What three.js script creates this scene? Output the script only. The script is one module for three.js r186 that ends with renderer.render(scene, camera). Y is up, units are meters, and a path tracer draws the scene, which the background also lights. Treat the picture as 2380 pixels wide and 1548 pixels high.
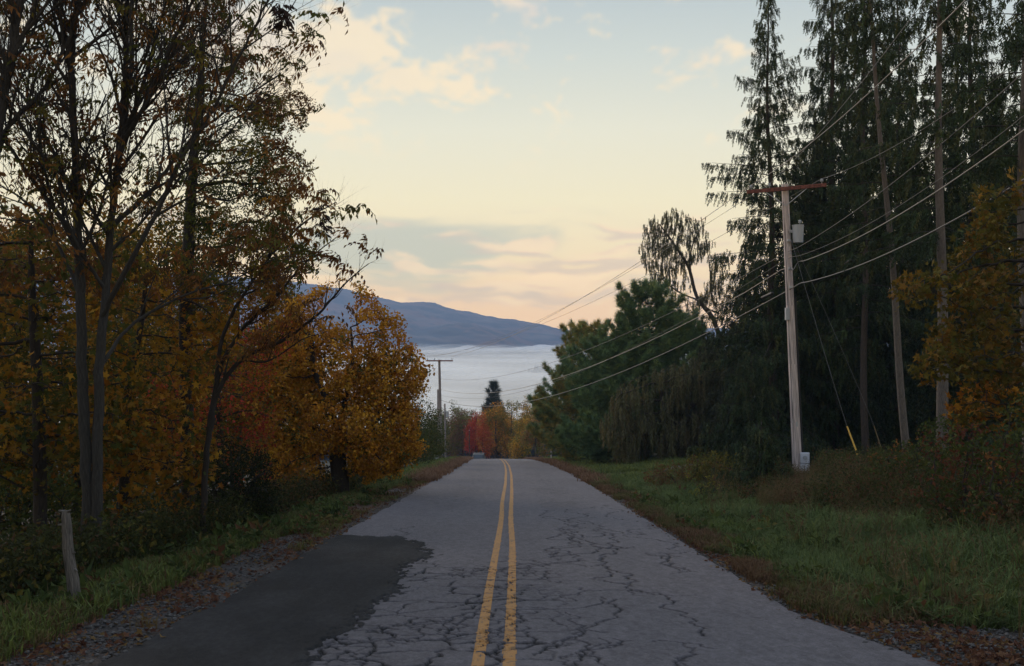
import * as THREE from 'three';
import { mergeGeometries } from 'three/addons/utils/BufferGeometryUtils.js';
import { RoundedBoxGeometry } from 'three/addons/geometries/RoundedBoxGeometry.js';

// ------------------------------------------------------------------ camera, sky, light, exposure
const V = (x, y, z) => new THREE.Vector3(x, y, z);
const EYE = 1.65, F = 2314, CX = 1190, HY = 795;            // eye height; the lens in a 2380 x 1548 frame
const scene = new THREE.Scene();
const camera = new THREE.PerspectiveCamera(2 * Math.atan(774 / F) * 180 / Math.PI, 1024 / 666, 0.1, 20000);
camera.position.set(0, EYE, 0);
camera.rotation.x = Math.atan((HY - 774) / F);
const renderer = new THREE.WebGLRenderer({ antialias: true });
renderer.toneMapping = THREE.LinearToneMapping;
renderer.toneMappingExposure = 1.0;
renderer.shadowMap.enabled = true;

// seeded random and value noise
function rng(seed) { let s = (seed * 2654435761) >>> 0; return () => { s = (s + 0x6d2b79f5) | 0; let t = Math.imul(s ^ (s >>> 15), 1 | s); t = (t + Math.imul(t ^ (t >>> 7), 61 | t)) ^ t; return ((t ^ (t >>> 14)) >>> 0) / 4294967296; }; }
const HASH = (() => { const r = rng(99), a = new Float32Array(65536); for (let i = 0; i < 65536; i++) a[i] = r(); return a; })();
const hs = (x, y) => HASH[(Math.imul(x, 7919) ^ Math.imul(y, 104729)) & 65535];
function noise(x, y) { const ix = Math.floor(x), iy = Math.floor(y); let fx = x - ix, fy = y - iy; fx = fx * fx * (3 - 2 * fx); fy = fy * fy * (3 - 2 * fy); const a = hs(ix, iy), b = hs(ix + 1, iy), c = hs(ix, iy + 1), d = hs(ix + 1, iy + 1); return a + (b - a) * fx + (c - a) * fy + (a - b - c + d) * fx * fy; }
function fbm(x, y, o = 4) { let s = 0, a = 0.5, t = 0; for (let i = 0; i < o; i++) { s += a * noise(x, y); t += a; a *= 0.5; x = x * 2.03 + 17.3; y = y * 2.03 + 5.1; } return s / t; }
const clamp = THREE.MathUtils.clamp, lerp = THREE.MathUtils.lerp, ss = (a, b, x) => { const t = clamp((x - a) / (b - a), 0, 1); return t * t * (3 - 2 * t); };
const mix3 = (a, b, t) => [lerp(a[0], b[0], t), lerp(a[1], b[1], t), lerp(a[2], b[2], t)];

// the dawn sky: peach at the horizon, cream above it, pale blue higher up, thin lit clouds
const SKYRAMP = [[-6, [.84, .61, .49]], [0, [.90, .655, .52]], [2, [.90, .68, .54]], [4.5, [.885, .75, .575]], [8, [.87, .81, .63]], [12, [.79, .79, .69]], [16, [.63, .69, .68]], [19, [.52, .60, .64]], [32, [.58, .655, .73]], [90, [.62, .71, .90]]];  // zenith, above the view, is brightened to throw more light on ground and mist
function ramp(e) { for (let i = 1; i < SKYRAMP.length; i++) if (e <= SKYRAMP[i][0]) { const [e0, c0] = SKYRAMP[i - 1], [e1, c1] = SKYRAMP[i]; return mix3(c0, c1, clamp((e - e0) / (e1 - e0), 0, 1)); } return SKYRAMP[SKYRAMP.length - 1][1]; }
const HAZE = 2.9e-4, AIR = [.165, .26, .47];   // the sky beyond the haze: what is seen, less what the air adds
function skyColour(a, e) { const T = Math.exp(-HAZE * Math.min(5400, 340 / Math.max(.01, Math.sin(Math.max(e, .1) * Math.PI / 180)))), c = seenSky(a, e); return c.map((v, i) => Math.max(.05, (v - (1 - T) * AIR[i]) / T)); }
function seenSky(a, e) {
  let c = ramp(e + 1.2 * (fbm(a * 0.04 + 3, e * 0.1 + 8, 2) - 0.5) + (a > 0 ? 1 : -1) * 0);
  const side = ss(8, 70, Math.abs(a + 6));
  c = mix3(c, [c[0] * .80, c[1] * .88, c[2] * 1.02], side);
  if (e < -2) return c;
  const g = (ca, ce, wa, we) => Math.exp(-(((a - ca) / wa) ** 2) - ((e - ce) / we) ** 2);
  const wx = a + 2.5 * (fbm(a * .25, e * .5, 3) - .5), wy = e + 1.2 * (fbm(a * .3 + 9, e * .6 + 4, 3) - .5);
  // high broken clouds
  const n1 = fbm(wx * .33 + 11, wy * .62 + 2, 5), hi = ss(9, 13, e);
  const cov1 = .27 * g(-8.5, 14.6, 5.5, 2.6) + .30 * g(-17, 17, 8, 5) + .08 * ss(.55, .8, fbm(a * .03 + 40, e * .06 + 7, 2)) - .06;
  let d1 = ss(.60, .88, n1 + cov1 + .40 * (fbm(wx * 1.5 + 5, wy * 2.6 + 9, 4) - .5)) * hi;
  c = mix3(c, mix3([.97, .82, .62], [.76, .69, .65], ss(.45, .75, fbm(wx * .2 + 70, wy * .5 + 3, 3)) * ss(13, 19, e)), d1 * .8);
  // grey-blue bank low on the left and pink streaks low on the right
  const n2 = fbm(wx * .16 + 5, wy * 1.15 + 21, 4), n2b = fbm(wx * .3 + 50, wy * 2.4 + 1, 4);
  const b = ss(.36, .60, n2 * .6 + .46 * g(-6.5, 5.2, 6.5, 1.5) + .22 * g(-28, 5, 14, 2.2) + .10 * ss(40, 90, Math.abs(a)));
  const d2 = b * ss(2.0, 3.2, e) * ss(8.2, 6.2, e) * .85;
  c = mix3(c, [.53, .58, .57], d2);
  const d3 = ss(.50, .72, n2b + .26 * g(4, 4.2, 8, 1.9) - .04) * ss(.6, 2, e) * ss(9, 6, e);
  c = mix3(c, mix3([.97, .77, .60], [.68, .59, .56], ss(.4, .66, fbm(wx * .22 + 31, wy * 1.9 + 13, 3))), d3 * .72);
  return c;
}
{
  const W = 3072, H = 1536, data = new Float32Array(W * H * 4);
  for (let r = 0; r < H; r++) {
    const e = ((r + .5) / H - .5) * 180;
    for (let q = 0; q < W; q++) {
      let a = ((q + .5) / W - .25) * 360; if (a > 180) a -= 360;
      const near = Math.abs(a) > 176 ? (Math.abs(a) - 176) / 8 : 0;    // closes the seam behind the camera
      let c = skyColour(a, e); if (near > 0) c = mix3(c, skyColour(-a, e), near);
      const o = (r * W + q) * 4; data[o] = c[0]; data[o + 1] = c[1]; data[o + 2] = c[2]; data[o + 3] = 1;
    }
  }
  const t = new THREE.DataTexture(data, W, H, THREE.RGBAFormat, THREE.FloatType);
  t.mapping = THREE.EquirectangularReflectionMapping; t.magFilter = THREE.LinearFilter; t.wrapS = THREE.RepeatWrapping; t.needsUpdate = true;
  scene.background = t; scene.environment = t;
}
const sun = new THREE.DirectionalLight(new THREE.Color(1.0, .80, .62), 1.5);     // the dawn glow, low behind the hills on the left
sun.position.set(-60, 33, -80); sun.castShadow = true; sun.shadow.radius = 30; sun.shadow.mapSize.set(2048, 2048);
Object.assign(sun.shadow.camera, { left: -80, right: 80, top: 80, bottom: -80, near: 1, far: 400 });
scene.add(sun); scene.add(sun.target);
scene.fog = new THREE.FogExp2(new THREE.Color(.44, .63, 1.0), HAZE);

// ------------------------------------------------------------------ helpers
const at = (px, py, Z) => V((px - CX) / F * Z, EYE - (py - HY) / F * Z, -Z);
const taken = new Map();
function numbered(n) { const k = taken.get(n) ?? 0; taken.set(n, k + 1); return k ? n + '_' + String(k).padStart(3, '0') : n; }
function tag(o, label, category, group, kind) { o.userData.label = label; o.userData.category = category; if (group) o.userData.group = group; if (kind) o.userData.kind = kind; return o; }
function thing(name, label, category, pos, group) { const o = new THREE.Group(); o.name = numbered(name); o.position.copy(pos); tag(o, label, category, group); scene.add(o); return o; }
function part(name, geo, mat, parent) { const m = new THREE.Mesh(geo, mat); m.name = name; m.castShadow = m.receiveShadow = true; parent.add(m); return m; }
function structure(o, name) { o.name = name; o.userData.kind = 'structure'; o.castShadow = o.receiveShadow = true; scene.add(o); return o; }
const lin = (r, g, b) => new THREE.Color().setRGB(r, g, b);
const std = (c, o = {}) => new THREE.MeshStandardMaterial({ color: c, roughness: .9, ...o });
function copyTree(src, name, label, category, pos, turn, scale, group) { const c = src.clone(); c.name = numbered(name); c.position.copy(pos); c.rotation.y = turn; c.scale.setScalar(scale); c.userData = {}; tag(c, label, category, group); scene.add(c); return c; }
function speckle(size, f, seed) { // greyscale-ish tile
  const d = new Uint8Array(size * size * 4), r = rng(seed);
  for (let i = 0; i < size * size; i++) { const [a, b, c] = f(i % size, Math.floor(i / size), r); d[i * 4] = a; d[i * 4 + 1] = b; d[i * 4 + 2] = c; d[i * 4 + 3] = 255; }
  const t = new THREE.DataTexture(d, size, size); t.wrapS = t.wrapT = THREE.RepeatWrapping; t.magFilter = THREE.LinearFilter; t.needsUpdate = true; return t;
}
// tileable noise for textures
function tnoise(x, y, p, s) { const ix = Math.floor(x), iy = Math.floor(y); let fx = x - ix, fy = y - iy; fx = fx * fx * (3 - 2 * fx); fy = fy * fy * (3 - 2 * fy); const m = (k) => ((k % p) + p) % p; const a = hs(m(ix) + s, m(iy)), b = hs(m(ix + 1) + s, m(iy)), c = hs(m(ix) + s, m(iy + 1)), d = hs(m(ix + 1) + s, m(iy + 1)); return a + (b - a) * fx + (c - a) * fy + (a - b - c + d) * fx * fy; }

// ------------------------------------------------------------------ the lie of the land
function prof(Z) { if (Z <= 0) return -.0929 * Z; if (Z <= 105) return -(.0929 * Z + 7.67e-7 * Z ** 3); return -10.64 - 60 * (1 - Math.exp(-(Z - 105) * .145 / 60)); }
const xc = (Z) => -.12 - (Z > 30 ? 1.56 * ((Math.min(Z, 160) - 30) / 80) ** 2 : 0);
const HALF = 2.86;
const edgeR = (Z) => HALF + .75 * ss(10, 5.5, Z) + .06 * (fbm(Z * 1.3, 7, 3) - .5);   // the apron widens towards the pull-off
const edgeL = (Z) => HALF + .12 * ss(11, 6, Z) + .10 * (fbm(Z * 1.1, 3, 3) - .5);
function land(x, Z) {
  const d = x - xc(Z); let y = prof(Z), fl = ss(260, 120, Z);
  if (d < 0) { const t = -d - edgeL(Z); y += t < 0 ? -.06 : -.03 - fl * (ss(1.2, 5.5, t) * .85 + Math.min(Math.max(0, t - 5), 40) * .10); }
  else { const t = d - edgeR(Z); y += t < 0 ? -.06 : -.03 - fl * .10 * Math.exp(-(((t - 1.3) / .9) ** 2)) + fl * (ss(2.5, 6.5, t) * .42 + Math.min(Math.max(0, t - 6), 40) * .02); }
  const away = ss(0, 2.5, Math.abs(d) - 3.2);
  return y + away * (.16 * (fbm(x * .5 + 4, Z * .5, 3) - .5) + .5 * (fbm(x * .08, Z * .08 + 9, 2) - .5) * ss(6, 14, Math.abs(d)) + 5 * (fbm(x * .012 + 2, Z * .012, 3) - .5) * ss(40, 160, Math.abs(d) + Math.max(0, Z - 120) * .3));
}
const ground = (x, Z) => V(x, land(x, Z), -Z);
const gravelAt = (x, Z) => {   // the driveway and the two pull-offs
  const d = x - xc(Z), wob = .5 * (fbm(x * .9, Z * .9, 3) - .5);
  const drive = ss(1.0, .4, Math.abs((Z - 43.5 - (d - 3) * .12) / 2.0 + wob)) * (d > 2 ? 1 : 0) * ss(26, 14, d);
  const pull = ss(.5, .1, Math.hypot((d - 3.9) / 1.35, (Z - 6.7) / 2.6) - .62 + wob) * (d > 2 ? 1 : 0);
  const left = ss(.28, .05, Math.abs(-d - 3.35 + wob * .6) - .16) * ss(.40, .60, fbm(Z * .22 + 2, 4, 2)) * (d < 0 ? 1 : 0) * ss(40, 26, Z);
  const lip = .8 * ss(.22, .05, Math.min(Math.abs(d - edgeR(Z)), Math.abs(-d - edgeL(Z))));
  return clamp(Math.max(drive, pull, left, lip * ss(40, 20, Z)), 0, 1);
};

// ------------------------------------------------------------------ ground
{
  const xs = []; for (let x = 0; x < 700;) { xs.push(x); x += x < 9 ? .13 : .13 + (x - 9) * .075; } const cols = [...xs.slice(1).reverse().map((x) => -x), ...xs];
  const rows = []; for (let Z = -30; Z < 1500;) { rows.push(Z); Z += Z < 3 ? 1.2 : Z < 16 ? .13 : .13 + (Z - 16) * .014; }
  const pos = [], col = [], uv = [], idx = [];
  for (const Z of rows) for (const x0 of cols) {
    const x = x0 + (Math.abs(x0) < 40 ? xc(Z) : 0);
    const y = land(x, Z); pos.push(x, y, -Z); uv.push(x, Z);
    const d = x - xc(Z), n = fbm(x * .8, Z * .8, 4), g = gravelAt(x, Z);
    let c = mix3([.045, .05, .020], [.075, .055, .028], ss(.35, .62, n));
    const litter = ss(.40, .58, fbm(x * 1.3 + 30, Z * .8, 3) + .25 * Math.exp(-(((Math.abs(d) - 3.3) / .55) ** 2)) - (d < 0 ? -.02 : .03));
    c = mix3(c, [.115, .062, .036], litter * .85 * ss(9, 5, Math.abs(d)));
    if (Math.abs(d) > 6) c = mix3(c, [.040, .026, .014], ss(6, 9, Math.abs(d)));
    if (Z > 110) c = mix3(c, [.06, .06, .025], .6);
    c = mix3(c, Z > 30 ? mix3([.19, .15, .145], [.14, .115, .105], n) : mix3([.075, .07, .068], [.05, .044, .04], n), g * .9);
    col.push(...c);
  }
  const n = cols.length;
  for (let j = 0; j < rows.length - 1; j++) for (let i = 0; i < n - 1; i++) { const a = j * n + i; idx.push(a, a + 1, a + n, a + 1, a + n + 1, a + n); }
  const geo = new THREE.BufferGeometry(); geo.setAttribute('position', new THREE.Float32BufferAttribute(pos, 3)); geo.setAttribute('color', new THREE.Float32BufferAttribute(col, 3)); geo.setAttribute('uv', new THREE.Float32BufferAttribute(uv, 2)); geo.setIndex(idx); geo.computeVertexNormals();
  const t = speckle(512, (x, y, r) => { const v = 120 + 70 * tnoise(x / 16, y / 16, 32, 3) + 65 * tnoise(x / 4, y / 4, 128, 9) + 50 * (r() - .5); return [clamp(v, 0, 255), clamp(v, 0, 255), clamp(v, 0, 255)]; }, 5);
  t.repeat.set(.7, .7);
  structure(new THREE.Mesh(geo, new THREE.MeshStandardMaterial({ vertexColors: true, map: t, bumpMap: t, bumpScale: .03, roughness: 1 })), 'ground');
}

// ------------------------------------------------------------------ the road: cracked asphalt in three sections, a newer patch, two yellow lines
// cracks on a raster, 1 cm a cell: x -3.6 .. 3.6, Z 4 .. 24
const CW = 720, CH = 2000, CR = new Float32Array(CW * CH);
const onRoad = (u, v) => { const px = (700 + .4202 * u) * .952, py = (1100 + .4202 * v) * .952, Z = F * EYE / Math.max(6, py - 1010); return [(px - CX) / F * Z, Z]; };
const patchEdge = (() => { const pts = [[960, 1240], [985, 1272], [1012, 1288], [955, 1308], [930, 1340], [905, 1375], [840, 1430], [760, 1500], [690, 1548], [560, 1650], [380, 1800]].map(([px, py]) => { const Z = F * EYE / (py - 1010); return [(px - CX) / F * Z, Z]; });
  return (Z) => { for (let i = 1; i < pts.length; i++) if (Z > pts[i][1]) { const t = (Z - pts[i][1]) / (pts[i - 1][1] - pts[i][1]); return t > 1 ? -9 : lerp(pts[i][0], pts[i - 1][0], t); } return pts[pts.length - 1][0]; }; })();
const patchAmount = (x, Z) => { const e = patchEdge(Z); return Math.min(e - x, (16.3 + 2.2 * (fbm(x * 1.4, 2, 3) - .5) - Z) * .6) + .46 * (fbm(x * 2.2, Z * 1.0, 4) - .5) + .30 * (fbm(x * 19, Z * 10, 2) - .5); };
{
  const lines = [
    [2.2, [[600, 1000], [750, 990], [900, 985], [1100, 930], [1240, 912], [1480, 915], [1750, 895], [1830, 880]]], [1.4, [[1330, 860], [1420, 860], [1600, 830], [1800, 805], [2000, 800], [2200, 825], [2380, 825]]],
    [2.6, [[1880, 690], [1990, 770], [2080, 810], [2230, 840], [2290, 920], [2350, 980], [2420, 1060]]], [3.2, [[1560, 340], [1590, 450], [1640, 510], [1600, 560], [1550, 600]]],
    [3.0, [[1740, 290], [1750, 370], [1800, 440], [1800, 530], [1730, 590], [1640, 640], [1460, 640]]], [3.0, [[1880, 450], [1900, 510], [1940, 550], [1910, 590], [1830, 610], [1850, 650], [1940, 700], [1990, 770]]],
    [2.0, [[1900, 850], [1950, 910], [1920, 950], [1850, 980], [1810, 1000], [1690, 1030], [1690, 1070], [1600, 1090], [1500, 1130], [1440, 1180]]], [1.8, [[1690, 1070], [1730, 1100], [1760, 1140], [1720, 1180], [1700, 1250], [1660, 1400]]],
    [2.0, [[2300, 1100], [2310, 1180], [2330, 1250], [2300, 1400]]], [2.6, [[700, 750], [780, 740], [880, 720], [1100, 680], [1240, 690], [1400, 660], [1640, 650]]], [2.6, [[2040, 460], [2100, 500], [2180, 580], [2250, 640], [2380, 690]]],
    [2.6, [[1820, 320], [1900, 380], [1990, 450], [2030, 480]]], [2.2, [[1120, 770], [1180, 850], [1190, 950], [1160, 1010]]], [2.0, [[1330, 940], [1300, 1000], [1260, 1050], [1180, 1100], [1100, 1150]]], [2.0, [[1240, 1080], [1210, 1150], [1170, 1250]]],
    [3, [[1640, 510], [1700, 480], [1690, 430], [1640, 380]]], [3, [[1800, 530], [1860, 560], [1950, 560]]], [1.6, [[1440, 690], [1500, 720], [1590, 760]]], [2, [[2100, 580], [2190, 600], [2260, 660], [2330, 690]]],
    [1.6, [[1640, 980], [1700, 1020], [1690, 1060]]], [1.5, [[1900, 1080], [1870, 1130], [1740, 1140]]], [3, [[1560, 450], [1620, 470], [1690, 520], [1640, 580], [1520, 610]]], [2.4, [[700, 430], [620, 450], [540, 490]]],
  ];
  const r = rng(41);
  const stamp = (x, Z, w, k) => { const i0 = Math.round((x + 3.6) * 100), j0 = Math.round((Z - 4) * 100), m = Math.ceil(w + 1); for (let j = -m; j <= m; j++) for (let i = -m; i <= m; i++) { const a = i0 + i, b = j0 + j; if (a < 0 || b < 0 || a >= CW || b >= CH) continue; const v = k * clamp(w * .36 + .45 - Math.hypot(i, j) * .8, 0, 1); if (v > CR[b * CW + a]) CR[b * CW + a] = v; } };
  const rough = (p, q, amp, out) => { const L = Math.hypot(q[0] - p[0], q[1] - p[1]); if (L < .03) { out.push(q); return; } const m = [(p[0] + q[0]) / 2 + (r() - .5) * L * amp, (p[1] + q[1]) / 2 + (r() - .5) * L * amp]; rough(p, m, amp, out); rough(m, q, amp, out); };
  const draw = (pts, w) => { for (let i = 1; i < pts.length; i++) { const out = [pts[i - 1]]; rough(pts[i - 1], pts[i], .58, out); for (let k = 1; k < out.length; k++) for (let t = 0; t < 1; t += .3) stamp(lerp(out[k - 1][0], out[k][0], t), lerp(out[k - 1][1], out[k][1], t), w * .78 * (.35 + 1.1 * noise(out[k][0] * 5 + 3, out[k][1] * 5)), 1); } };
  for (const [w, pts] of lines) { const g = pts.map(([u, v]) => onRoad(u, v)); draw(g, w); if (r() < .8) for (let s = 0; s < 3; s++) { const a = g[Math.floor(r() * g.length)], t = r() * 6.28; draw([a, [a[0] + Math.cos(t) * .25, a[1] + Math.sin(t) * .45]], w * .6); } }
  // alligator cells between the patch and the centre
  const S = .50, jit = (i, j) => [(i + .1 + .8 * hs(i + 50, j + 9)) * S, (j + .1 + .8 * hs(i + 150, j + 77)) * S];
  for (let b = 0; b < CH; b++) for (let a = 0; a < CW; a++) {
    const x = a / 100 - 3.6, Z = b / 100 + 4; if (Z > 14.2 || x > .75 || x < -3) continue;
    const pe = patchEdge(Z); if (x < pe - .45) continue;
    const fade = ss(.7, .1, x + .25 * (fbm(x, Z, 2) - .5)) * ss(14.0, 12.6, Z + .8 * fbm(x * 2, 3, 2)) * ss(-.45, -.1, x - pe);
    if (fade <= .02) continue;
    const X = x + .22 * (fbm(x * 4, Z * 4, 3) - .5) + .045 * (noise(x * 23, Z * 23) - .5), Y = Z + .22 * (fbm(x * 4 + 30, Z * 4, 3) - .5) + .045 * (noise(x * 23 + 9, Z * 23) - .5);
    const i0 = Math.floor(X / S), j0 = Math.floor(Y / S); let f1 = 9, f2 = 9;
    for (let j = -2; j <= 2; j++) for (let i = -2; i <= 2; i++) { const [qx, qy] = jit(i0 + i, j0 + j), d = Math.hypot(qx - X, qy - Y); if (d < f1) { f2 = f1; f1 = d; } else if (d < f2) f2 = d; }
    { const s2 = .19, a2 = Math.floor(X / s2), b2 = Math.floor(Y / s2); let g1 = 9, g2 = 9; for (let j = -1; j <= 1; j++) for (let i = -1; i <= 1; i++) { const qx = (a2 + i + .1 + .8 * hs(a2 + i + 350, b2 + j + 9)) * s2, qy = (b2 + j + .1 + .8 * hs(a2 + i + 450, b2 + j + 77)) * s2, d = Math.hypot(qx - X, qy - Y); if (d < g1) { g2 = g1; g1 = d; } else if (d < g2) g2 = d; } const v2 = .8 * ss(.008, .003, (g2 - g1) * .5) * fade * ss(.60, .68, fbm(x * 1.6 + 90, Z * 1.6, 2)); if (v2 > CR[b * CW + a]) CR[b * CW + a] = v2; }
    const w = .007 + .013 * ss(.35, .7, fbm(x * 1.7 + 8, Z * 1.7, 2));
    const v = ss(w, w * .35, (f2 - f1) * .5) * fade * (.6 + .4 * ss(.3, .5, fbm(x * 3 + 70, Z * 3, 2))) * ss(.20, .30, fbm(x * 2.1, Z * 2.1 + 40, 2)); if (v > CR[b * CW + a]) CR[b * CW + a] = v;
  }
}
function crack(x, Z) { const a = (x + 3.6) * 100, b = (Z - 4) * 100, i = Math.floor(a), j = Math.floor(b); if (i < 0 || j < 0 || i >= CW - 1 || j >= CH - 1) return 0; const u = a - i, v = b - j, o = j * CW + i; return lerp(lerp(CR[o], CR[o + 1], u), lerp(CR[o + CW], CR[o + CW + 1], u), v); }
const roadTop = (x, Z) => { const d = x - xc(Z), e = d < 0 ? -d - edgeL(Z) : d - edgeR(Z); return prof(Z) - .010 * Math.abs(d) + .012 * (fbm(x * .7, Z * .35, 2) - .5) - .06 * ss(-.10, .05, e); };
const road = new THREE.Group(); road.name = 'road'; road.userData.kind = 'structure'; scene.add(road);
const asphaltTile = speckle(512, (x, y, r) => { const big = tnoise(x / 7, y / 7, 73, 17), v = 160 + 70 * (big - .5) + 120 * (r() - .5) + (r() < .06 ? 70 : 0) - (r() < .08 ? 70 : 0); const q = clamp(v, 0, 255); return [q, q, q]; }, 71);
asphaltTile.repeat.set(1.35, 1.35);
const asphalt = new THREE.MeshStandardMaterial({ vertexColors: true, map: asphaltTile, bumpMap: asphaltTile, bumpScale: .006, roughness: .92 });
function gridMesh(cols, rows, yAt, cAt, keep) {
  const pos = [], col = [], uv = [], idx = [], n = cols.length;
  for (const Z of rows) for (const u of cols) { const x = u(Z); pos.push(x, yAt(x, Z), -Z); uv.push(x, Z); col.push(...cAt(x, Z)); }
  for (let j = 0; j < rows.length - 1; j++) for (let i = 0; i < n - 1; i++) { const a = j * n + i; if (keep && !keep((pos[a * 3] + pos[(a + n + 1) * 3]) / 2, (rows[j] + rows[j + 1]) / 2)) continue; idx.push(a, a + 1, a + n, a + 1, a + n + 1, a + n); }
  const used = new Map(), P2 = [], C2 = [], U2 = [], I2 = [];
  for (const a of idx) { let k = used.get(a); if (k === undefined) { k = used.size; used.set(a, k); P2.push(pos[a * 3], pos[a * 3 + 1], pos[a * 3 + 2]); C2.push(col[a * 3], col[a * 3 + 1], col[a * 3 + 2]); U2.push(uv[a * 2], uv[a * 2 + 1]); } I2.push(k); }
  const g = new THREE.BufferGeometry(); g.setAttribute('position', new THREE.Float32BufferAttribute(P2, 3)); g.setAttribute('color', new THREE.Float32BufferAttribute(C2, 3)); g.setAttribute('uv', new THREE.Float32BufferAttribute(U2, 2)); g.setIndex(I2); g.computeVertexNormals(); return g;
}
const across = (n, pad = .06) => Array.from({ length: n + 1 }, (_, i) => (Z) => xc(Z) + lerp(-edgeL(Z) - pad, edgeR(Z) + pad, i / n));
const stretch = (a, b, k, min) => { const r = []; for (let Z = a; Z < b; Z += Math.max(min, k * Z)) r.push(Z); r.push(b); return r; };
const asphaltColour = (x, Z) => {
  const d = x - xc(Z), n = fbm(x * .9 + 6, Z * .3, 4), wheel = Math.exp(-(((Math.abs(d) - 1.4) / .45) ** 2));
  let c = mix3([.150, .136, .147], [.205, .187, .200], n); c = mix3(c, [.105, .098, .105], .35 * wheel * fbm(x * 2, Z * .6 + 3, 3));
  { const k = .66 + .42 * noise(x * 38, Z * 19) + .26 * noise(x * 13 + 7, Z * 7); c = [c[0] * k, c[1] * k, c[2] * k]; } const cr = Z < 24 ? crack(x, Z) : 0; c = mix3(c, [.010, .0095, .008], clamp(cr * 1.8, 0, 1));
  if (Z >= 23.5) { const f = fbm(x * 3.1 + 2, Z * 1.4, 4), band = ss(.9, .2, Math.abs(d - 1.35)) + .7 * ss(.8, .2, Math.abs(d + 1.5)); c = mix3(c, [.055, .052, .055], .55 * band * ss(.035, .01, Math.abs(f - .5)) * ss(70, 30, Z)); }
  return c;
};
part('asphalt_section', gridMesh(across(480), stretch(4.6, 23.5, .0023, .011), (x, Z) => roadTop(x, Z) - .034 * crack(x, Z), asphaltColour), asphalt, road);
part('asphalt_section', gridMesh(across(110), stretch(23.5, 180, .006, .13), roadTop, asphaltColour), asphalt, road);
part('asphalt_section', gridMesh(across(40), stretch(-30, 4.6, 0, .5), roadTop, asphaltColour), asphalt, road);
const patchMesh = part('asphalt_patch', gridMesh(Array.from({ length: 211 }, (_, i) => (Z) => xc(Z) + lerp(-edgeL(Z) + .0, 2.2 - HALF - .1, i / 210)), stretch(3.2, 17.6, .004, .018), (x, Z) => roadTop(x, Z) - .012 * crack(x, Z) * ss(.3, .05, patchAmount(x, Z)) + .004 + .016 * ss(0, .12, patchAmount(x, Z)) + .006 * (fbm(x * 3, Z * 1.5, 3) - .5),
  (x, Z) => { const k = .75 + .5 * noise(x * 34, Z * 17), q = mix3([.026, .027, .029], [.046, .046, .048], ss(.25, .75, fbm(x * 2.5, Z * 1.1, 4))); return [q[0] * k, q[1] * k, q[2] * k]; }, (x, Z) => patchAmount(x, Z) > 0), new THREE.MeshPhysicalMaterial({ vertexColors: true, map: asphaltTile, bumpMap: asphaltTile, bumpScale: .004, roughness: .9, specularIntensity: .35 }), road);
patchMesh.userData.label = 'newer dark asphalt patch with ragged edge in the left lane';
const yellowTile = speckle(256, (x, y, r) => { const v = 205 + 40 * (tnoise(x / 9, y / 9, 28, 31) - .5) + 60 * (r() - .5); const q = clamp(v, 0, 255); return [q, q, q]; }, 12); yellowTile.repeat.set(2, 2);
const yellow = new THREE.MeshStandardMaterial({ vertexColors: true, map: yellowTile, bumpMap: asphaltTile, bumpScale: .004, roughness: .75 });
for (const off of [-.108, .108]) {
  const wob = (Z) => .05 * (fbm(Z * .13 + off * 3, 12, 2) - .5);
  for (const [a, b, k, m] of [[3.0, 23.5, .0027, .013], [23.5, 180, .006, .13]]) part('yellow_line', gridMesh(Array.from({ length: 12 }, (_, i) => (Z) => xc(Z) + off + wob(Z) + lerp(-.056, .056, i / 11)), stretch(a, b, k, m), (x, Z) => roadTop(x, Z) - .034 * crack(x, Z) + .003,
    (x, Z) => mix3(mix3([.52, .25, .062], [.44, .215, .062], fbm(x * 6, Z * 3, 3)), [.20, .13, .07], .8 * ss(.62, .72, fbm(x * 30, Z * 18, 3))), (x, Z) => crack(x, Z) < .75 && Math.abs(x - xc(Z) - off - wob(Z)) < .054 - .012 * noise(Z * 9, off * 50) && !(fbm(x * 26 + 5, Z * 16, 3) > .80)), yellow, road);
}

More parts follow.
